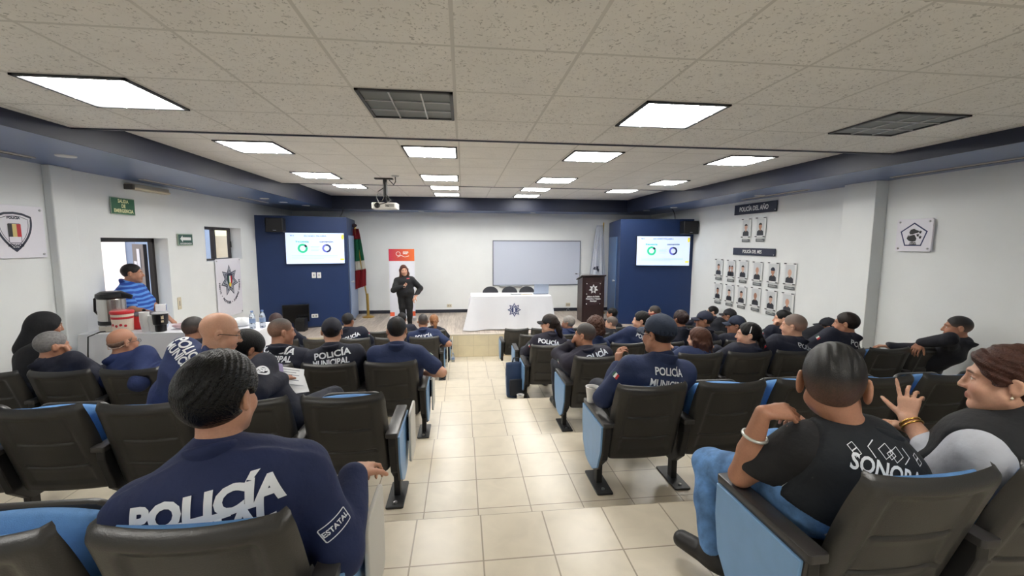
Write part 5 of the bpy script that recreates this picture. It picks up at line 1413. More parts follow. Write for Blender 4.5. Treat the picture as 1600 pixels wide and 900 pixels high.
def person(label, head, seat=None, hip=None, yaw=0, hyaw=0, hpitch=0, hroll=0, skin='a', hs=1.0, build=1.0, wide=1.0, fem=0, fat=0, h=.010, top=NAVY, sleeve='long', hair='short', hairc=(26, 22, 22), hp={}, face={},
           cap=None, capp={}, glasses=False, hands=None, hposes={}, pants=(28, 32, 46), stand=False, feet=None, seatz=.44, group=None, lets=None, flagpatch=None, thick=.012, fold=.004, hairbump=.35, hairrough=.4, hairstretch=(1, 1, 1),
           vest=None, extra=None, knees=None, neckl=.0, reach=1.0, hemz=None, collar=True, seed=0, shoulders=None, shoec=(26, 26, 28), solec=None, under=None, noff=(0, 0, 0)):
    """one person. head: centre of the head in the room; hip: middle of the pelvis; yaw: turn of the body to the left"""
    head = Vector(head); cy, sy = math.cos(math.radians(yaw)), math.sin(math.radians(yaw))
    fwd = Vector((-sy, cy, 0)); rgt = Vector((cy, sy, 0)); up = Vector((0, 0, 1))
    base = Vector((hip[0], hip[1], hip[2])) if hip is not None else None
    Hp = Vector(hip); floor_z = seat if seat is not None else 0
    root = thing('person', label, 'person', (Hp.x, Hp.y, floor_z), 0, group)
    RO = Vector((Hp.x, Hp.y, floor_z))
    hm = Euler((math.radians(hpitch), math.radians(hroll), math.radians(hyaw)), 'YXZ').to_matrix() if False else (Matrix.Rotation(math.radians(hyaw), 3, 'Z') @ Matrix.Rotation(math.radians(hpitch), 3, 'X') @ Matrix.Rotation(math.radians(hroll), 3, 'Y'))
    HM = hm.to_4x4() @ Matrix.Diagonal((hs, hs, hs, 1)); HM.translation = head
    HI = np.array(HM.inverted(), np.float32)
    N = head + hm @ Vector((0, -.035, -.10)) * .35 * hs + Vector((0, 0, -.115 * hs)) - fwd * .03 + Vector(noff)      # base of the neck
    ax = N - Hp; TL = ax.length; t = ax / TL; bw = build
    tf = (fwd - t * fwd.dot(t)).normalized(); tr = tf.cross(t).normalized()
    sw = (.165 if fem else .182) * wide
    SC = N - t * .075
    SL, SR = SC - tr * sw, SC + tr * sw
    if shoulders: SL = SL + Vector(shoulders[0]); SR = SR + Vector(shoulders[1])
    W0 = Hp + t * (TL * .34) - tf * .015; CH = Hp + t * (TL * .70) - tf * .02
    belly = .02 * fat
    torso = [(rc(Hp - t * .02, W0, .118 * bw, .108 * bw + belly, tr, 1.42 * wide), .05), (rc(W0, CH, .108 * bw + belly, .112 * bw, tr, 1.40 * wide), .06), (rc(CH, SC - t * .01, .112 * bw, .072 * bw, tr, 1.5 * wide), .05),
             (rc(SL * .93 + SC * .07 - t * .012, SR * .93 + SC * .07 - t * .012, .060 * bw, .060 * bw), .05), (rc(N + t * .015, SL * .55 + SC * .45, .050, .048), .04), (rc(N + t * .015, SR * .55 + SC * .45, .050, .048), .04)]
    if fat or bw > 1.04: torso.append((rc(W0 + tf * .05, W0 + tf * .05 + t * .1, .09 * bw + belly, .07 * bw, tr, 1.3), .06))
    if fem: torso.append((rc(CH + tf * .07 - tr * .07, CH + tf * .07 + tr * .07, .062 * bw, .062 * bw), .05))
    arms, hnds, sleeves = [], [], []
    info = {}
    for side, S, sg in (('L', SL, -1), ('R', SR, 1)):
        hd = (hands or {}).get(side)
        if hd is None: hd = Hp + fwd * (.30) + rgt * sg * .10 + up * .13
        pole = (hposes.get(side) or {}).get('pole', rgt * sg * .7 - up * .7 - fwd * .2)
        E, Wt = ik(S, hd, .285 * reach, .255 * reach, pole)
        if (hposes.get(side) or {}).get('E') is not None: E, Wt = Vector(hposes[side]['E']), Vector(hd)
        am = bw ** .5
        arms += [(rc(S, E, .053 * am, .043 * am), .03), (rc(E, E * .6 + Wt * .4, .043 * am, .041 * am), .015), (rc(E * .6 + Wt * .4, Wt, .041 * am, .028), .015)]
        hp_ = hposes.get(side) or {}
        f = hp_.get('f', (Wt - E).normalized()); n = hp_.get('n', -up)
        hnds += hand_prims(Wt + Vector(f).normalized() * .005, f, n, side == 'L', hp_.get('curl', (35, 40, 45, 50)), hp_.get('spread', 4), hp_.get('thumb', (35, 25)), (.92 if fem else 1.0) * hp_.get('s', 1))
        info[side] = (S, E, Wt)
    legs, feetp = [], []
    for side, sg in (('L', -1), ('R', 1)):
        hj = Hp + rgt * sg * .09
        if stand:
            ft = (feet or {}).get(side) or (RO + rgt * sg * .11); ft = Vector(ft); ank = ft + up * .085; kn = (hj + ank) / 2 + fwd * .03
        else:
            kn = (knees or {}).get(side); kn = Vector(kn) if kn else hj + fwd * .43 + rgt * sg * .05 + up * (floor_z + .50 - Hp.z)
            ft = (feet or {}).get(side); ft = Vector(ft) if ft else Vector((kn.x, kn.y, floor_z)) - fwd * .02
            ank = ft + up * .09
        legs += [(rc(hj, kn, .088 * bw, .062), .04), (rc(kn, kn * .55 + ank * .45, .060, .055), .02), (rc(kn * .55 + ank * .45, ank, .055, .038), .02)]
        fd = (hposes.get('foot' + side) or fwd); fd = Vector(fd)
        feetp.append((ank, ft, fd))
        info['leg' + side] = (hj, kn, ank)
    # ---- body
    neck = rc(head + hm @ Vector((0, -.022, -.055)) * hs, N, .052 * (1 if not fem else .9) * (1 + .1 * fat), .058 * (1 if not fem else .88) * (1 + .1 * fat))
    pts = []
    for (q, k) in torso + arms + legs: pts += [q[1], q[2]]
    for q in hnds: pts += [q[1], q[2]]
    for a, ft, fd in feetp: pts += [np.array(ft + fd * .22) - .05, np.array(ft - fd * .1) + .05, np.array(a) + .05]
    pts += [np.array(head) - .17 * hs, np.array(head) + .17 * hs]
    lo, hi = np.min(pts, 0), np.max(pts, 0)
    F = Field(lo, hi, h)
    for (q, k) in torso + arms + legs: F.add(*q, k=k)
    for q in hnds: F.add(q[0], q[1], q[2], k=max(q[3], h * .3), pad=.02)
    for a, ft, fd in feetp:
        F.add(*rc(a, ft + up * .045 - fd * .03, .036, .034), k=.02); F.add(*rc(ft + up * .04, ft + up * .03 + fd * .13, .034, .026), k=.02)
    F.add(*neck, k=.03)
    fp = dict(face); fp['fem'] = fem; fp['fat'] = fat
    def hf(X, Y, Z):
        x = HI[0, 0] * X + HI[0, 1] * Y + HI[0, 2] * Z + HI[0, 3]; y = HI[1, 0] * X + HI[1, 1] * Y + HI[1, 2] * Z + HI[1, 3]; z = HI[2, 0] * X + HI[2, 1] * Y + HI[2, 2] * Z + HI[2, 3]
        return head_sdf(x, y, z, fp) * hs
    F.add(hf, np.array(head) - .15 * hs, np.array(head) + .15 * hs, k=.025, pad=.0)
    V, Q = F.mesh()
    def tint_of(V):
        lv = V @ HI[:3, :3].T + HI[:3, 3]
        T = skin_tint(lv, SKINS[skin], fp); far = np.linalg.norm(V - np.array(head), axis=1) > .16 * hs
        T[far] = np.array(lin(SKINS[skin]), np.float32); return T
    if fp.get('fine'):
        me = mesh_from('body', V, Q); bm = bmesh.new(); bm.from_mesh(me); bpy.data.meshes.remove(me)
        HMi = HM.inverted()
        sel = [f for f in bm.faces if (lambda c: abs(c.x) < .075 and c.y > .03 and -.12 < c.z < .06)(HMi @ f.calc_center_median())]
        es = set(e for f in sel for e in f.edges); bmesh.ops.subdivide_edges(bm, edges=list(es), cuts=2, use_grid_fill=True, smooth=.6)
        me = bpy.data.meshes.new('body'); bm.to_mesh(me); bm.free()
        co_ = np.zeros(len(me.vertices) * 3, np.float32); me.vertices.foreach_get('co', co_); V2 = co_.reshape(-1, 3)
        a_ = me.attributes.new('tint', 'FLOAT_COLOR', 'POINT'); a_.data.foreach_set('color', np.ascontiguousarray(tint_of(V2), np.float32).ravel())
        me.vertices.foreach_set('co', np.ascontiguousarray(V2 - np.array(RO), np.float32).ravel()); me.update()
        for p in me.polygons: p.use_smooth = True
    else: me = mesh_from('body', V - np.array(RO), Q, tint_of(V))
    body = obj('body', me, m_skin, root)
    # ---- clothing
    def cloth(name, prims, grow, m, cuts=(), fold_a=fold, hh=None, extra_k=0, ff=26):
        hh = hh or max(h, .008)
        ps = []
        for (q, k) in prims: ps += [q[1], q[2]]
        Fd = Field(np.min(ps, 0) - grow - .02, np.max(ps, 0) + grow + .02, hh)
        for (q, k) in prims: Fd.add((lambda fn: (lambda X, Y, Z: fn(X, Y, Z) - grow))(q[0]), q[1] - grow, q[2] + grow, k=k + extra_k)
        for (p, nrm) in cuts:                                     # keep the side the normal points away from
            p, nrm = A3(p), A3(nrm)
            X, Y, Z = Fd.xyz((slice(0, Fd.n[0]), slice(0, Fd.n[1]), slice(0, Fd.n[2])))
            Fd.D = smax(Fd.D, ((X - p[0]) * nrm[0] + (Y - p[1]) * nrm[1] + (Z - p[2]) * nrm[2]).astype(np.float32), .008)
        V, Q = Fd.mesh()
        if fold_a:
            me0 = mesh_from('t', V, Q); nr = np.zeros(len(V) * 3, np.float32); me0.vertices.foreach_get('normal', nr) if len(me0.vertices) == len(V) else None; bpy.data.meshes.remove(me0)
            V = V + nr.reshape(-1, 3) * folds(V, fold_a, ff, seed + len(label))[:, None]
        return obj(name, mesh_from(name, V - np.array(RO), Q), m, root)
    slv = []
    for side in 'LR':
        S, E, Wt = info[side]; am = bw ** .5
        if sleeve == 'long':
            we = Wt - (Wt - E).normalized() * .012
            slv += [(rc(S, E, .056 * am, .049 * am), .03), (rc(E, we, .049 * am, .036), .012)]
        elif sleeve == 'three':
            slv += [(rc(S, E, .054 * am, .046 * am), .03), (rc(E, E * .62 + Wt * .38, .046 * am, .043), .012)]
        elif sleeve == 'short':
            slv += [(rc(S, S * .3 + E * .7, .057 * am, .056 * am), .03)]
    hem = Hp - t * (.10 if hemz is None else hemz)
    topm = fabric(*top) if isinstance(top, tuple) else top
    jk = cloth('jacket' if sleeve == 'long' else 'shirt', [(q, k) for q, k in torso] + slv, thick, topm, cuts=[(hem, -t)], extra_k=.01)
    if collar:
        cl = [(rc(N - t * .01 - tf * .0, N + t * .070 - tf * .016, .067 * (1 if not fem else .9) * (1 + .1 * fat), .0625 * (1 if not fem else .9) * (1 + .1 * fat)), .01)]
        ctop = N + t * .066 - tf * .016
        o = cloth('collar', cl, .006, fabric(collar[0], collar[1]) if isinstance(collar, tuple) else topm, cuts=[(ctop + t * .012 - tf * .02, (t + tf * .55).normalized())], fold_a=0, hh=min(h, .007))
    if under: cloth('undershirt', [(q, k) for q, k in torso], thick + .005, fabric('undershirt_%d' % under[0], under), cuts=[(hem - t * .045, -t), (hem + t * .08, t)], fold_a=.004)
    vs = None
    if vest: vs = cloth('vest', [(q, k) for q, k in torso], thick + .012, fabric(*vest), cuts=[(hem, -t), (SL - tr * .008, -tr), (SR + tr * .008, tr)], extra_k=.01)
    cloth('trousers', [(q, k) for q, k in legs] + [torso[0]], .012, fabric('trousers_%d_%d_%d' % pants, pants) if not isinstance(pants, bpy.types.Material) else pants, cuts=[(Hp + t * .12, t)], fold_a=fold * 1.2, ff=34)
    sm_ = mat('shoe_%d' % shoec[0], shoec, .45)
    for a, ft, fd in feetp:
        sd = fd.cross(up)
        fl = [(rc(ft + up * .04 - fd * .045, ft + up * .036 + fd * .15, .043, .034, sd, 1.12), .02), (rc(a + up * .0, ft + up * .05 - fd * .01, .046, .046), .03)]
        cloth('shoe', fl, .004, sm_, cuts=[(ft + up * .004, -up)], fold_a=0, hh=max(.007, min(h, .01)))
    # ---- hair, cap, glasses in the head's own frame
    HL = Matrix.Translation(-RO) @ HM
    hh = min(h, .008) * (1 if h > .007 else .62)
    if hair:
        fn = hair_sdf(hair, hp); ext = .48 if hair in ('long', 'pony', 'tail', 'hood') else .24
        V, Q = local_mesh(fn, (-.2, -.24, -ext), (.2, .17, .2), hh if hair not in ('slick', 'crop', 'fadetop') or h > .007 else .0032)
        if hair == 'fadetop' or hp.get('fade'):
            z = V[:, 2]; k = np.clip((z - hp.get('f0', -.04)) / hp.get('fd', .07), 0, 1)[:, None]; c0 = np.array(lin(hp.get('lowc', (112, 84, 68))), np.float32); c1 = np.array(lin(hairc), np.float32)
            nz = (folds(V, .35, 260, 3)[:, None]) * (1 - k) if len(V) else 0
            kk = np.clip(k + nz, 0, 1); tn = c0 * (1 - kk) + c1 * kk
            me = mesh_from('hair', V, Q, tn); hmx = attr_mat('hair_fade', .5, bump=.3, bscale=420)
        else: me = mesh_from('hair', V, Q); hmx = hair_mat('%d_%d_%d_%d' % (*hairc, int(hairrough * 100)), hairc, hairrough, hairstretch, hairbump)
        o = obj('hair' if hair != 'hood' else 'hood', me, hmx if hair != 'hood' else fabric('black_hood', (20, 20, 24)), root); o.matrix_local = HL
    if cap:
        V, Q = local_mesh(cap_sdf(capp), (-.13, -.16, -.05), (.13, .2, .18), min(hh, .006))
        o = obj('cap', mesh_from('cap', V, Q), fabric('cap_%d_%d_%d' % cap, cap, .8), root); o.matrix_local = HL
        if capp.get('badge'):
            b = obj('cap_badge', xform(lathe([(.022, 0), (.022, .003), (.001, .004)], 20), frame((0, .088, .085), (1, 0, 0), (0, -.5, .85))), m_letter, o)
        if capp.get('mark'):
            b = obj('cap_mark', xform(prism(rrect(-.03, -.006, .03, .006, .005), .002), frame((.0, .06, .125), (1, 0, 0), (0, .75, -.5))), m_red, o)
    if glasses:
        gm = mat('glasses_frame', (24, 22, 22), .3); g = None
        for sx in (-1, 1):
            g = tube([(sx * .033 + .021 * math.cos(a), .108 - .10 * (.033 + .021 * math.cos(a) * sx) * .35, .004 + .015 * math.sin(a)) for a in [2 * PI * i / 16 for i in range(16)]], .0017, 5, g, closed=True)
            g = tube([(sx * .054, .103, .01), (sx * .078, .07, .012), (sx * .087, -.01, .012), (sx * .086, -.03, -.004)], .002, 5, g)
        g = tube([(-.012, .110, .006), (0, .113, .009), (.012, .110, .006)], .0017, 5, g)
        o = obj('glasses', g, gm, root); o.matrix_local = HL
    info.update(root=root, jacket=jk, vest=vs, N=N, t=t, tf=tf, tr=tr, SC=SC, Hp=Hp, RO=RO, HM=HM, HL=HL, body=body, TL=TL, CH=CH, fwd=fwd, rgt=rgt)
    if lets:
        for spec in lets: lettering(info, **spec)
    if flagpatch: patch(info, flagpatch)
    if extra: extra(info)
    return info
def surf(info, o=None):
    o = o or info['jacket']; me = o.data; RO = info['RO']
    return BVHTree.FromPolygons([v.co + RO for v in me.vertices], [p.vertices[:] for p in me.polygons])
def press(bm, bvh, M, off=.0025, far=.5):
    d = -(M.to_3x3() @ Vector((0, 0, 1))).normalized(); bad = []
    for v in bm.verts:
        w = M @ v.co; hit = bvh.ray_cast(w - d * far, d, far * 2)
        if hit[0] is None: bad.append(v)
        else: v.co = hit[0] - d * off
    bmesh.ops.delete(bm, geom=bad, context='VERTS'); return bm
def aim(info, pu, pv, o=None):
    """the spot on the back seen at (pu, pv) and a frame lying on the cloth there: x to the wearer's right, y up, z out"""
    t, tr, tf = info['t'], info['tr'], info['tf']; bvh = surf(info, o)
    d = CF + CR * ((pu - 800) / FPX) + CU * ((450 - pv) / FPX)
    p = bvh.ray_cast(Vector((0, 0, ZC)), d.normalized(), 20)[0]
    if p is None: q = info['SC'] - tf * .1; p = Vector((0, 0, ZC)) + d * ((q - Vector((0, 0, ZC))).dot(-tf) / d.dot(-tf))
    n = Vector((0, 0, 0))
    for ax in (-.06, 0, .06):
        for ay in (-.03, 0, .03):
            h = bvh.ray_cast(p + tr * ax + t * ay - tf * .3, tf, .6)
            if h[0] is not None: n += h[1] if h[1].dot(tf) < 0 else -h[1]
    n = (n.normalized() - tf * .25).normalized() if n.length > 0 else -tf
    y = (t - n * t.dot(n)).normalized(); x = y.cross(n)
    return frame(p, x, y, n), bvh
def lettering(info, s, pos, W=.3, Hc=.055, bold=.06, shear=0, color=None, name='lettering', o=None, roll=0):
    """printed across the back of a jacket: W wide, capitals Hc tall"""
    o = o or info['jacket']; M, bvh = aim(info, pos[0], pos[1], o)
    bm = text_bm(s, 1, bold * .5, shear); xs = [v.co.x for v in bm.verts]; k = W / (max(xs) - min(xs))
    for v in bm.verts: v.co.x *= k; v.co.y *= Hc / .72
    bm = press(dense(bm, max(.006, Hc * .11)), bvh, M @ M4((0, 0, 0), (0, 0, math.radians(roll))), .0035)
    for v in bm.verts: v.co -= info['RO']
    return obj(name, bm, color or m_letter, o)
def patch(info, sides, w=.05, hgt=.034):
    for side, sg in (('L', -1), ('R', 1)):
        if side not in sides: continue
        S, E, Wt = info[side]; u = (E - S).normalized(); out = (info['tr'] * sg - u * (info['tr'] * sg).dot(u) - info['tf'] * .35); out = (out - u * out.dot(u)).normalized()
        y = -u; x = y.cross(out); M = frame(S.lerp(E, .36), x, y, out); bvh = surf(info)
        pr = None
        for k, m in enumerate((m_green, m_whiteink, m_red)):
            bm = dense(bx((-w / 2 + w / 3 * k, -hgt / 2, 0), (-w / 2 + w / 3 * (k + 1), hgt / 2, .0001)), .02); press(bm, bvh, M, .003, .2)
            for v in bm.verts: v.co -= info['RO']
            if len(bm.verts): obj('flag_patch', bm, m, info['jacket'])
# ================================================================== the audience
BLACKH, DKBR, GREYH = (18, 16, 17), (50, 32, 25), (128, 124, 122)
def pm(p1, p2=None, W=.3, W2=None, Hc=.055, **k):
    return [dict(s='POLICÍA', pos=p1, W=W, Hc=Hc, **k)] + ([dict(s='MUNICIPAL', pos=p2, W=W2 or W, Hc=Hc * .95, **k)] if p2 else [])
def hipof(side, row, k, dx=0, dy=.32, dz=.51):
    return (SEATX[(side, row, k)] + dx, ROWY[row] + dy, TIER[row] + dz)
VOX = dict(A=.0065, B=.008, C=.009, D=.011, E=.013, F=.014)
def sit(label, px, y, side, row, k, dx=0, dy=.32, dz=.51, **kw):
    kw.setdefault('h', VOX[row]); y += dict(A=.07, B=.06, C=.09, D=.10, E=.10, F=.12)[row]; dy += .04
    kw.setdefault('group', 'seated audience')
    return person(label, at(px[0], px[1], y), seat=TIER[row], hip=hipof(side, row, k, dx, dy, dz), **kw)
SHORT = dict(hair='short', hairc=BLACKH)
BUZZ = dict(hair='short', hp=dict(g=.005, gs=.002, fade=1, f0=-.03, fd=.09, lowc=(120, 92, 78)), hairc=(40, 34, 33))
NB = (.9, .2, -.6)

def sleeve_badge(info):
    S, E, Wt = info['R']; c = S.lerp(E, .62); d = (c - Vector((0, 0, ZC))).normalized(); u = (S - E).normalized(); n = -d; n = (n - u * n.dot(u)).normalized(); n = (n + info['tr'] * .35).normalized(); y = (u - n * u.dot(n)).normalized(); x = y.cross(n); bvh = surf(info)
    for nm, q in (('sleeve_badge', ribbon(rrect(-.045, -.022, .045, .022, .004), .003)), ('sleeve_badge', text_bm('ESTATAL', .022, .0006))):
        q = press(dense(q, .01), bvh, frame(c, x, y, n) @ M4((0, 0, 0), (0, 0, .2)), .003, .2)
        for v in q.verts: v.co -= info['RO']
        obj(nm, q, m_letter, info['jacket'])
# ---------------- nearest row
sit('person with slicked black hair in a navy POLICIA ESTATAL jacket, nearest on the left', (346, 624), 1.24, 'L', 'A', 0, dx=-.01, dy=.27, noff=(0, 0, -.02), shoulders=((0, 0, -.02), (0, 0, -.02)), yaw=12, hyaw=-6, hpitch=-3, skin='a', hs=1.0, build=1.12, wide=1.13,
    hair='slick', hairc=(5, 5, 6), hairrough=.27, hairbump=.6, hairstretch=(1.2, .12, .5), face=dict(beard=.35), thick=.016, fold=.007, hands={'R': at(553, 742, 1.50), 'L': (-.90, 1.5, 1.60)},
    hposes={'R': dict(pole=Vector((.35, -.5, -1)), f=(.25, .9, -.05), n=(.1, 0, -1), curl=(38, 42, 48, 52), spread=7), 'L': dict(pole=Vector((-.6, -.5, -1)))},
    lets=[dict(s='POLICÍA', pos=(316, 796), W=.36, Hc=.066, shear=.1, bold=.10), dict(s='ESTATAL', pos=(308, 833), W=.34, Hc=.062, shear=.1, bold=.10)], extra=sleeve_badge)
def sonora(info):
    M, bvh = aim(info, 1390, 712, info['vest'])
    def add(nm, q, off=.003):
        q = press(dense(q, .012), bvh, M @ M4((0, 0, 0), (0, 0, .12)), off)
        for v in q.verts: v.co -= info['RO']
        obj(nm, q, m_letter, info['vest'])
    for cx, cy, r in [(-.105, -.006, .015), (-.092, -.022, .015), (-.012, .010, .026), (.004, .004, .016), (.020, .010, .026), (.094, .030, .013), (.104, .018, .015)]:
        add('diamond_print', ribbon([(cx - r * .8, cy), (cx, cy + r), (cx + r * .8, cy), (cx, cy - r)], .0028))
    for pts in ([(-.045, .036), (-.062, .008), (-.04, -.022)], [(.042, .04), (.064, .016), (.046, -.012)]): add('diamond_print', ribbon(pts, .003, False))
    lettering(info, 'SONORA', (1389, 739), .215, .052, bold=.05, o=info['vest'], roll=7)
    lettering(info, 'PROTECCION', (1412, 751), .10, .012, bold=.02, o=info['vest'], roll=7)
    S, E, Wt = info['L']; u = (Wt - E).normalized(); c = E.lerp(Wt, .64); x = u.orthogonal().normalized(); y = u.cross(x)
    o = obj('bracelet', tube([c + (x * math.cos(q) + y * math.sin(q)) * .041 - info['RO'] for q in [2 * PI * i / 28 for i in range(28)]], .006, 8, closed=True), mat('bracelet_silver', (206, 208, 204), .3, .7), info['root']); smooth(o)
JEANS = mat('washed_denim', (92, 134, 186), .85, noise=.38, nscale=18, bump=.5, bscale=26)
sit('person in a black SONORA vest and jeans with a silver bracelet', (1301, 604), 1.27, 'R', 'A', 0, dx=-.07, dy=.30, yaw=-14, noff=(.115, -.01, -.03), hemz=.035, shoulders=((0, 0, -.02), (0, 0, -.02)), face=dict(ear=1.22), hyaw=-42, hpitch=-6, skin='b', hs=1.11, build=1.02, wide=1.04,
    hair='fadetop', hairc=(14, 13, 14), hp=dict(f0=-.05, fd=.10, lowc=(112, 82, 68)), top=('black_tee', (22, 22, 25)), sleeve='short', vest=('black_vest', (20, 25, 32)), pants=JEANS, under=(206, 208, 214), collar=('black_vest', (20, 25, 32)),
    hands={'L': at(1192, 645, 1.40), 'R': (1.56, 1.66, 1.60)}, reach=1.08, knees={'L': at(1108, 726, 1.78), 'R': (1.42, 1.72, 1.52)}, feet={'L': at(1112, 884, 1.60), 'R': (1.36, 1.66, 1.0)},
    hposes={'L': dict(E=at(1158, 742, 1.46), f=(.85, -.30, .16), n=(.2, .3, -.9), curl=(55, 62, 66, 70), thumb=(28, 10)), 'R': dict(pole=Vector((.7, -.4, -.7))), 'footL': (-.45, .85, 0)}, extra=sonora, fold=.005)
def bangle(info):
    S, E, Wt = info['L']; u = (Wt - E).normalized(); c = E.lerp(Wt, .93); x = u.orthogonal().normalized(); y = u.cross(x); g = mat('gold', (214, 172, 96), .25, .9)
    o = obj('bracelet', tube([c + (x * math.cos(q) + y * math.sin(q)) * .034 - info['RO'] for q in [2 * PI * i / 28 for i in range(28)]], .0045, 8, closed=True), g, info['root']); smooth(o)
    o = obj('bracelet', tube([c - u * .014 + (x * math.cos(q) + y * math.sin(q)) * .036 - info['RO'] for q in [2 * PI * i / 28 for i in range(28)]], .004, 8, closed=True), g, info['root']); smooth(o)
    e = info['HM'] @ Vector((-.086, -.010, -.034)); o = obj('earring', lathe([(.001, -.005), (.005, 0), (.001, .005)], 12), mat('pearl', (236, 226, 206), .2), info['root']); o.location = e - info['RO']
sit('person with short brown hair and grey sleeves gesturing at the right edge', (1574, 598), 1.18, 'R', 'A', 1, dx=-.06, dy=.30, yaw=16, hyaw=36, hpitch=-2, skin='c', hs=.99, build=.98, fem=1, fat=.6, wide=1.0,
    hair='crop', hairc=(64, 36, 27), hairrough=.4, hairbump=.5, top=('grey_shirt', (186, 190, 200)), sleeve='three', vest=('charcoal_vest', (26, 28, 32)), collar=('charcoal_vest', (26, 28, 32)), face=dict(fine=1, brow=(70, 46, 38), lipc=(160, 92, 88)),
    hands={'L': at(1418, 655, 1.47), 'R': (2.0, 1.6, 1.6)}, hposes={'L': dict(E=at(1474, 728, 1.32), f=(.30, .25, .90), n=(.80, .45, -.35), curl=(2, 30, 38, 46), spread=12, thumb=(58, 8)), 'R': dict(pole=Vector((.7, -.4, -.7)))}, extra=bangle)

# ---------------- left block
sit('bald person with black glasses in a blue POLICIA MUNICIPAL jacket, leaning right', (343, 522), 2.62, 'L', 'B', 2, dx=.0, dy=.26, yaw=-18, hyaw=-56, hpitch=-14, skin='c', build=1.08, wide=1.08, hair=None, face=dict(beard=.1), glasses=True, top=('royal_navy_jacket', (28, 44, 90)), lets=pm((296, 549), (282, 560), .26, .28, .052, shear=.1))
def papers(info):
    M = frame(at(452, 588, 2.92), (.8, .35, -.3), (-.2, .6, .5)); RO = Vector((0, 0, 0))
    t = thing('leaflet', 'white printed leaflets held by the person with black curls in the left block', 'papers', (0, 0, 0)); t.matrix_world = M
    obj('sheet', bx((-.09, -.06, 0), (.09, .07, .002)), m_paper, t); obj('sheet', bx((-.02, -.13, -.012), (.10, .0, -.010), m=M4((0, 0, 0), (0, 0, .3))), m_paper, t)
    obj('cover', bx((-.12, -.02, .004), (-.04, .09, .006), m=M4((0, 0, 0), (0, .3, .2))), mat('leaflet_violet', (150, 138, 186), .5), t)
    b = None
    for k in range(5): b = bx((-.07, .05 - .02 * k, .0022), (.06 - .02 * (k % 2), .054 - .02 * k, .0028), b)
    obj('print', b, mat('leaflet_ink', (120, 124, 140), .6), t)
    S, E, Wt = info['R']; u = (E - S).normalized(); out = (info['tr'] - u * info['tr'].dot(u) - info['tf'] * .6).normalized(); out = (out - u * out.dot(u)).normalized(); y = -u
    a = press(dense(ring_bm(.028, .042, 0, 360), .02), surf(info), frame(S.lerp(E, .55), y.cross(out), y, out), .003, .2)
    for v in a.verts: v.co -= info['RO']
    obj('arm_badge', a, m_letter, info['jacket'])
    a = press(dense(text_bm('SP', .05, .003), .02), surf(info), frame(S.lerp(E, .55), y.cross(out), y, out), .003, .2)
    for v in a.verts: v.co -= info['RO']
    obj('arm_badge', a, m_letter, info['jacket'])
sit('person with black curls bent over white leaflets', (384, 549), 2.92, 'L', 'B', 1, dx=.04, dy=.36, yaw=-12, hyaw=-34, hpitch=-30, skin='b', hair='short', hp=dict(g=.022, gs=.016), hairc=(12, 11, 12), hairrough=.35, hairbump=.9, top=DARK, extra=papers, hands={'R': at(440, 592, 2.88), 'L': at(410, 610, 2.9)})
sit('person in a black cap and short-sleeved navy polo by the left aisle', (620, 517), 3.90, 'L', 'C', 0, dx=.02, yaw=4, hyaw=8, skin='c', build=1.1, wide=1.05, fat=.8, top=POLO, sleeve='short', hair='short', cap=(18, 22, 30), capp=dict(hole=0), hands={'R': (-.36, 4.1, 1.18)}, flagpatch='LR', fold=.004)
sit('person in a dark cap and POLICIA MUNICIPAL jacket beside the capped polo shirt', (519, 519), 3.90, 'L', 'C', 1, dx=.03, yaw=4, hyaw=8, skin='c', build=1.1, wide=1.07, top=DARK, hair='short', hp=dict(g=.005, gs=.003), cap=(26, 28, 42), capp=dict(hole=1), lets=pm((518, 554), (516, 567), .31), flagpatch='LR')
sit('person with cropped hair in a POLICIA MUNICIPAL jacket looking right, left block', (440, 520), 3.92, 'L', 'C', 2, dx=.06, yaw=0, hyaw=-46, hpitch=-4, skin='b', hs=1.02, build=1.14, wide=1.1, fat=1, top=DARK, **{**BUZZ, 'hp': dict(g=.004, gs=.002, fade=1, f0=.0, fd=.12, lowc=(150, 112, 90))}, lets=pm((428, 548), (425, 561), .30, shear=.12), flagpatch='R')
sit('dark-haired person leaning forward in front of the refreshment table, half hidden', (304, 516), 4.22, 'L', 'C', 3, dx=-.06, dy=.36, yaw=-4, hyaw=-20, hpitch=-8, skin='b', top=DARK, **BUZZ)
def strap(info):
    o = obj('glasses_cord', tube([(.087, -.01, .01), (.07, -.07, -.02), (.0, -.108, -.03), (-.07, -.07, -.02), (-.087, -.01, .01)], .003, 6), mat('beige_cord', (190, 160, 140), .6), info['root']); o.matrix_local = info['HL']
sit('bald person with a glasses cord in a navy jacket, in front of the coffee urn', (192, 536), 3.95, 'L', 'C', 4, dx=.02, yaw=-8, hyaw=-24, skin='b', hs=1.02, build=1.1, wide=1.08, hair='fringe', hairc=(120, 96, 84), glasses=True, top=('royal_navy_jacket', (28, 44, 90)), extra=strap, hands={'R': (-2.60, 4.02, 1.36)}, hposes={'R': dict(pole=Vector((.5, -.3, -.6)))})
sit('grey-haired person in a dark navy jacket with a hand at the chin, far left', (82, 542), 3.92, 'L', 'C', 5, dx=.02, yaw=-12, hyaw=-30, hpitch=-6, skin='b', hair='short', hairc=(122, 120, 120), hp=dict(g=.010, gs=.006), top=DARK, hands={'R': at(112, 556, 4.02)}, hposes={'R': dict(pole=Vector((.5, .3, -1)), f=(-.5, .1, .8), n=(-.6, -.4, .2), curl=(50, 55, 60, 60))})
sit('person in a black hood leaning forward, against the left wall', (72, 510), 4.28, 'L', 'C', 6, dx=.08, dy=.34, yaw=-18, hyaw=-40, hpitch=-10, skin='d', hair='hood', top=('black_coat', (18, 18, 22)), fem=1)
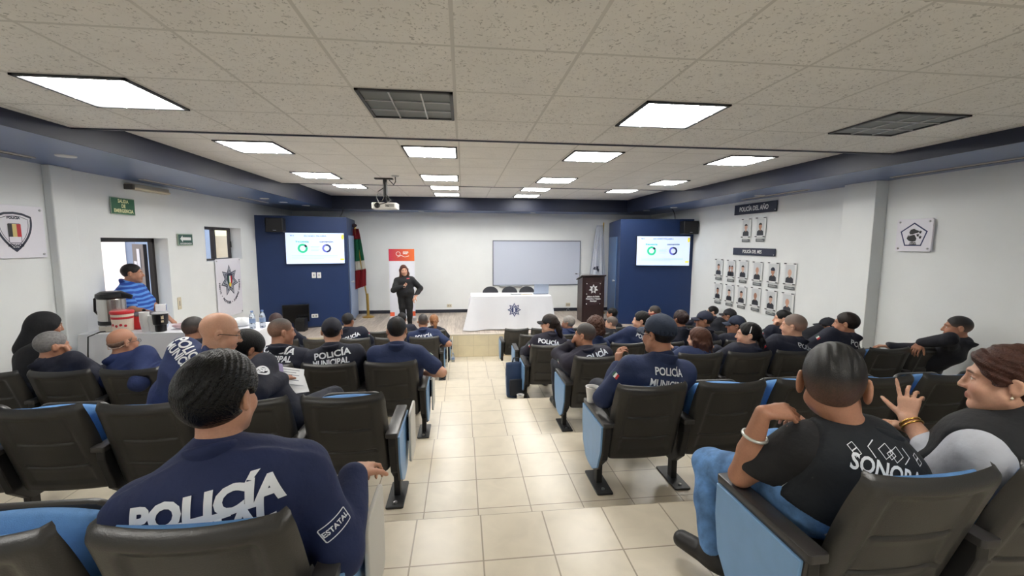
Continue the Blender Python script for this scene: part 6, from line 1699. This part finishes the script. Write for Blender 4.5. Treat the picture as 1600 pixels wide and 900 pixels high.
sit('short-haired person in a navy polo with POLICIA on the back, below the presenter', (661, 503), 6.85, 'L', 'E', 0, yaw=2, hyaw=6, skin='b', build=1.08, wide=1.08, top=POLO, sleeve='short', **BUZZ, lets=pm((662, 526), None, .27), flagpatch='R', hands={'R': (-.33, 7.05, .74)})
sit('person in a black cap with POLICIA on the back below the Mexican flag', (544, 502), 6.85, 'L', 'E', 2, dx=-.03, yaw=-4, hyaw=-14, skin='d', build=1.1, wide=1.1, top=DARK, hair='short', cap=(26, 27, 32), lets=pm((548, 527), None, .28), flagpatch='R')
sit('person in a brown knit cap half hidden behind the cropped-hair officer, left block', (432, 503), 6.85, 'L', 'E', 4, yaw=0, hyaw=-10, skin='d', top=DARK, hair='short', hp=dict(g=.018, gs=.014), hairc=(58, 42, 42))
sit('person with a blond ponytail, front row aisle seat of the left block', (678, 502), 8.22, 'L', 'F', 0, yaw=0, hyaw=14, skin='c', fem=1, build=.95, top=DARK, hair='tail', hairc=(150, 104, 72))
sit('person in a dark cap half hidden in the front row of the left block', (628, 499), 8.22, 'L', 'F', 1, yaw=0, hyaw=0, skin='b', top=DARK, hair='short', cap=(26, 27, 32))

# ---------------- right block
sit('person in a navy cap and glasses with POLICIA MUNICIPAL on the back', (1030, 524), 2.62, 'R', 'B', 0, dx=.05, dy=.30, yaw=4, hyaw=20, hpitch=-2, skin='b', hs=1.08, build=1.12, wide=1.08, fat=.5, top=('navy_uniform', (28, 42, 78)), hair='short', hp=dict(g=.006, gs=.005), cap=(30, 42, 62), capp=dict(badge=1, mark=1), glasses=True,
    lets=pm((1046, 582), (1046, 602), .20, .25, .050, bold=.045), flagpatch='L', hands={'L': at(966, 572, 2.82)}, hposes={'L': dict(pole=Vector((-.6, -.2, -.8)), f=(.1, .3, .9), n=(.9, .2, 0))}, fold=.006)
sit('short-haired person with a hand at the face beside the right aisle', (914, 525), 3.95, 'R', 'C', 0, dx=-.03, yaw=8, hyaw=42, skin='b', build=1.05, wide=1.06, top=('plum_navy_jacket', (34, 32, 48)), **BUZZ, lets=pm((932, 556), None, .29), flagpatch='L', hands={'L': at(893, 538, 4.10)}, hposes={'L': dict(pole=Vector((-.5, .4, -1)), f=(.35, -.1, .85), n=(.7, -.3, .1), curl=(55, 60, 62, 62))})
sit('person with long wavy brown hair in the third row of the right block', (1092, 531), 3.95, 'R', 'C', 2, dx=.0, yaw=8, hyaw=40, hroll=-14, skin='c', fem=1, build=.95, top=('navy_uniform', (28, 42, 78)), hair='long', hp=dict(L=.10), hairc=(76, 46, 34))
sit('person with black tied hair and a white headband, third row of the right block', (1169, 524), 3.95, 'R', 'C', 3, yaw=14, hyaw=56, skin='c', fem=1, build=.95, top=DARK, hair='pony', hp=dict(T=[(0, -.10, .0), (.0, -.13, -.06), (.0, -.12, -.14), (.01, -.12, -.22)]), hairc=BLACKH,
    extra=lambda i: setattr(obj('headband', tube([(.088 * math.cos(a), -.01 - .02 * math.sin(a), .04 + .092 * math.sin(a)) for a in [PI * k / 20 for k in range(21)]], .004, 6), m_white, i['root']), 'matrix_local', i['HL']))
sit('grey crew-cut person with POLICIA on the back, right block', (1240, 511), 3.95, 'R', 'C', 4, dx=-.02, yaw=4, hyaw=32, skin='c', hs=1.06, build=1.1, wide=1.1, top=DARK, hair='short', hp=dict(g=.004, gs=.002, fade=1, f0=-.03, fd=.10, lowc=(170, 130, 112)), hairc=(108, 92, 84), lets=pm((1262, 544), None, .29, bold=.02), flagpatch='L')
sit('dark short-haired person with POLICIA on the back in front of the right pillar', (1322, 507), 3.95, 'R', 'C', 5, dx=-.02, yaw=4, hyaw=32, skin='b', hs=1.0, build=1.1, wide=1.1, top=DARK, hair='short', hp=dict(g=.009, gs=.004), hairc=(38, 30, 28), lets=pm((1343, 543), None, .29, bold=.02), flagpatch='L')
sit('person with an arm stretched over the seat backs, against the right wall', (1496, 513), 3.72, 'R', 'C', 7, dx=.06, dy=.22, yaw=26, hyaw=44, skin='b', hs=1.0, build=1.0, top=('black_uniform', (22, 24, 34)), **{**BUZZ, 'hairc': (26, 22, 22)}, face=dict(beard=.25), hands={'L': at(1438, 536, 3.82)}, reach=1.05, h=.008,
    hposes={'L': dict(pole=Vector((-.2, -.6, .3)), f=(-.75, -.2, -.55), n=(.3, .3, -.8), curl=(40, 42, 44, 46), spread=6)}, extra=lambda i: smooth(obj('watch', tube([i['L'][1].lerp(i['L'][2], .93) + ((i['L'][2] - i['L'][1]).orthogonal().normalized() * math.cos(a) + (i['L'][2] - i['L'][1]).normalized().cross((i['L'][2] - i['L'][1]).orthogonal().normalized()) * math.sin(a)) * .037 - i['RO'] for a in [2 * PI * k / 24 for k in range(24)]], .008, 8, closed=True), m_black, i['root'])))
sit('person with a long dark ponytail and black cap', (858, 507), 5.28, 'R', 'D', 0, yaw=8, hyaw=58, skin='c', fem=1, build=1.05, top=('plum_navy_jacket', (34, 32, 48)), cap=(22, 24, 32), hair='pony', hp=dict(R=.046, T=[(0, -.10, .02), (.02, -.13, -.06), (.05, -.14, -.16), (.07, -.14, -.27), (.08, -.14, -.36)]), hairc=(40, 30, 28), lets=pm((858, 535), None, .28), flagpatch='L')
sit('person with a big mass of brown curls in the fourth row of the right block', (929, 509), 5.25, 'R', 'D', 1, yaw=6, hyaw=20, skin='b', fem=1, top=('navy_uniform', (28, 42, 78)), hair='curly', hairc=(70, 44, 34))
sit('person with black hair tied back, seen in profile behind the navy cap', (1002, 502), 5.25, 'R', 'D', 2, dx=.0, yaw=12, hyaw=58, skin='c', fem=1, top=('navy_uniform', (28, 42, 78)), hair='bun', hp=dict(bz=-.01), hairc=BLACKH, lets=pm((1006, 529), None, .25))
sit('person with a dark brown bun, right of the navy cap', (1063, 500), 5.25, 'R', 'D', 3, dx=.06, yaw=6, hyaw=10, skin='d', fem=1, top=DARK, hair='bun', hp=dict(bz=.06), hairc=(44, 30, 30))
sit('capped person with glasses in profile, beyond the long wavy brown hair', (1100, 501), 5.25, 'R', 'D', 4, dx=-.04, yaw=10, hyaw=60, skin='b', top=DARK, cap=(30, 36, 58), hair='short', glasses=True)
sit('capped person with glasses, behind the person with the white headband', (1150, 509), 5.25, 'R', 'D', 5, dx=-.08, yaw=10, hyaw=52, skin='b', hs=1.05, top=DARK, cap=(28, 38, 60), hair='short', glasses=True, flagpatch='L')
sit('person resting the chin on a hand, beyond the grey crew cut', (1223, 499), 5.25, 'R', 'D', 6, yaw=12, hyaw=50, skin='c', top=DARK, **SHORT, flagpatch='L', hands={'L': at(1207, 512, 5.35)}, hposes={'L': dict(pole=Vector((-.4, .3, -1)), f=(.3, -.1, .8), n=(.7, -.3, .1), curl=(55, 60, 62, 62))})
sit('capped person in glasses by the right pillar', (1292, 511), 5.25, 'R', 'D', 7, yaw=10, hyaw=48, skin='b', top=('black_uniform', (22, 24, 34)), cap=(24, 27, 38), hair='short', glasses=True)
sit('grey-haired person with hands at the face below the lectern', (888, 505), 6.85, 'R', 'E', 1, yaw=10, hyaw=50, skin='d', hair='short', hairc=(140, 136, 132), hp=dict(g=.012, gs=.01), top=POLO, hands={'L': at(878, 512, 7.0)}, hposes={'L': dict(pole=Vector((-.5, .3, -1)), f=(.3, 0, .8), n=(.6, -.3, 0))})
sit('balding person in a black jacket to the right of the lectern', (955, 506), 6.85, 'R', 'E', 2, dx=.16, yaw=10, hyaw=52, skin='c', hair='short', hp=dict(g=.003, gs=.002, fade=1, f0=-.04, fd=.10, lowc=(140, 110, 98)), hairc=(90, 80, 76), top=('black_uniform', (22, 24, 34)))
sit('short-haired person looking left below the right wall screen', (1022, 489), 6.85, 'R', 'E', 4, dx=-.1, yaw=8, hyaw=40, skin='c', top=DARK, **BUZZ)
sit('person in a black cap half hidden below the portraits', (1139, 494), 6.75, 'R', 'E', 6, yaw=8, hyaw=40, skin='d', top=('black_uniform', (22, 24, 34)), cap=(24, 25, 32), hair='short')
sit('dark-haired person in the front row beside the white flag', (956, 491), 8.2, 'R', 'F', 3, dx=.28, yaw=8, hyaw=50, skin='b', top=('black_uniform', (22, 24, 34)), **SHORT)
sit('short-haired person with POLICIA on the back, below the portraits', (1113, 488), 8.2, 'R', 'F', 7, dx=.18, yaw=8, hyaw=58, skin='c', top=DARK, **SHORT, lets=pm((1121, 506), None, .27))

# ---------------- standing
m_stripe = bpy.data.materials.new('blue_striped_polo'); m_stripe.use_nodes = True
def stripes(m):
    nt = m.node_tree; b = nt.nodes['Principled BSDF']; tc = nt.nodes.new('ShaderNodeTexCoord'); sp = nt.nodes.new('ShaderNodeSeparateXYZ'); nt.links.new(tc.outputs['Object'], sp.inputs[0])
    n = nt.nodes.new('ShaderNodeTexNoise'); n.inputs['Scale'].default_value = 5; nt.links.new(tc.outputs['Object'], n.inputs['Vector'])
    mu = nt.nodes.new('ShaderNodeMath'); mu.operation = 'MULTIPLY_ADD'; mu.inputs[1].default_value = .05; nt.links.new(n.outputs['Fac'], mu.inputs[0]); nt.links.new(sp.outputs['Z'], mu.inputs[2])
    s = nt.nodes.new('ShaderNodeMath'); s.operation = 'MULTIPLY'; s.inputs[1].default_value = 118; nt.links.new(mu.outputs[0], s.inputs[0])
    q = nt.nodes.new('ShaderNodeMath'); q.operation = 'SINE'; nt.links.new(s.outputs[0], q.inputs[0])
    r = nt.nodes.new('ShaderNodeValToRGB'); r.color_ramp.elements[0].position = .35; r.color_ramp.elements[0].color = lin((24, 66, 152)); r.color_ramp.elements[1].position = .75; r.color_ramp.elements[1].color = lin((84, 140, 214))
    mr = nt.nodes.new('ShaderNodeMapRange'); mr.inputs['From Min'].default_value = -1; nt.links.new(q.outputs[0], mr.inputs['Value']); nt.links.new(mr.outputs['Result'], r.inputs['Fac']); nt.links.new(r.outputs['Color'], b.inputs['Base Color']); b.inputs['Roughness'].default_value = .85
stripes(m_stripe)
hdm = at(207, 428, 5.98)
def carton(info):
    W = info['R'][2]
    t = thing('carton', 'small white and blue carton held by the standing person at the table', 'carton', W + Vector((.12, -.05, .03)), .5)
    obj('box', bx((-.05, -.035, 0), (.05, .035, .09), bevel=.003), m_paper, t); obj('print', bx((.0495, -.033, .01), (.0515, .033, .085)), mat('carton_blue', (60, 84, 170), .5), t)
person('person in a blue striped polo shirt standing at the doorway behind the refreshment table', hdm, seat=LZ, hip=(hdm.x + .0, 6.0, LZ + .86), stand=True, yaw=-74, hyaw=-62, skin='b', hs=.98, build=1.2, wide=1.14, fat=.8, h=.010, top=m_stripe, sleeve='short', hair='short', hp=dict(g=.009, gs=.003), hairc=(30, 25, 25), face=dict(beard=.3),
    hands={'R': at(240, 490, 5.62), 'L': hdm + Vector((.25, .22, -.62))}, hposes={'R': dict(pole=Vector((-.8, -.5, -.8)), f=(.9, -.1, .1), n=(.2, .6, -.6), curl=(40, 45, 50, 55)), 'L': dict(pole=Vector((-.3, .6, -.9)))}, pants=(40, 44, 58), extra=carton, collar=('polo_collar', (30, 60, 140)))
wp = at(631, 423, 9.95)
def remote(info):
    t = thing('remote_control', 'small black presentation remote in the hand of the presenter', 'remote control', info['R'][2] + Vector((.05, -.06, .02)))
    obj('case', bx((-.02, -.05, -.012), (.02, .05, .012), bevel=.006), m_black, t); obj('button', bx((-.006, .01, .012), (.006, .025, .0145)), m_silver, t)
    a = press(dense(bx((-.03, -.008, 0), (.03, .008, .0002)), .02), surf(info), frame(info['CH'] - info['tr'] * .09 + info['t'] * .06, -info['tr'], info['t'], info['tf']), .003)
    for v in a.verts: v.co -= info['RO']
    obj('chest_logo', a, mat('logo_red', (190, 70, 80), .5), info['jacket'])
person('person with long brown hair in black clothes standing on the stage with a remote', wp, seat=STZ, hip=(wp.x + .02, 9.97, STZ + .82), stand=True, yaw=184, hyaw=196, hroll=6, skin='c', hs=.98, fem=1, build=1.0, wide=1.0, fat=0, collar=False, h=.009, top=('black_sweater', (26, 27, 32)), hair='long', hp=dict(L=.12), hairc=(84, 52, 44), face=dict(lipc=(176, 84, 84)), pants=(16, 16, 19), shoec=(20, 20, 22),
    hands={'R': wp + Vector((.0, -.30, -.34)), 'L': wp + Vector((.245, -.02, -.60))}, hposes={'R': dict(pole=Vector((-.9, .2, -.6)), f=(.9, -.3, .2), n=(.1, -.6, .7), curl=(35, 45, 55, 60)), 'L': dict(pole=Vector((.6, .5, .1)))}, extra=remote, fold=.004, feet={'L': (wp.x + .11, 9.95, STZ), 'R': (wp.x - .04, 9.99, STZ)})
# ================================================================== camera, daylight, colour
cd = bpy.data.cameras.new('camera'); co = bpy.data.objects.new('camera', cd); C.objects.link(co)
cd.sensor_width = 36; cd.lens = FPX / 1600 * 36; cd.clip_start = .02; cd.clip_end = 100
co.matrix_world = frame((0, 0, ZC), CR, CU, -CF)
bpy.context.scene.camera = co
w = bpy.data.worlds.new('sky'); bpy.context.scene.world = w; w.use_nodes = True
nt = w.node_tree; bg = nt.nodes['Background']
sk = nt.nodes.new('ShaderNodeTexSky'); sk.sky_type = 'NISHITA'; sk.sun_elevation = math.radians(52); sk.sun_rotation = math.radians(120); sk.sun_disc = False; sk.air_density = 1.2
nt.links.new(sk.outputs['Color'], bg.inputs['Color']); bg.inputs['Strength'].default_value = .30
sl = bpy.data.lights.new('sun', 'SUN'); sl.energy = 6.5; sl.angle = .01; sl.color = (1, .95, .88)
so = bpy.data.objects.new('sun', sl); C.objects.link(so); so.rotation_euler = (0, math.radians(34), math.radians(-20)); so.location = (-8, 6, 6)
sc = bpy.context.scene
sc.view_settings.view_transform = 'Standard'; sc.view_settings.look = 'None'; sc.view_settings.gamma = 1; sc.view_settings.exposure = 0
sc.view_settings.use_curve_mapping = False
sc.cycles.use_denoising = True; sc.cycles.max_bounces = 12; sc.cycles.diffuse_bounces = 9; sc.cycles.glossy_bounces = 3
sc.cycles.sample_clamp_indirect = 6
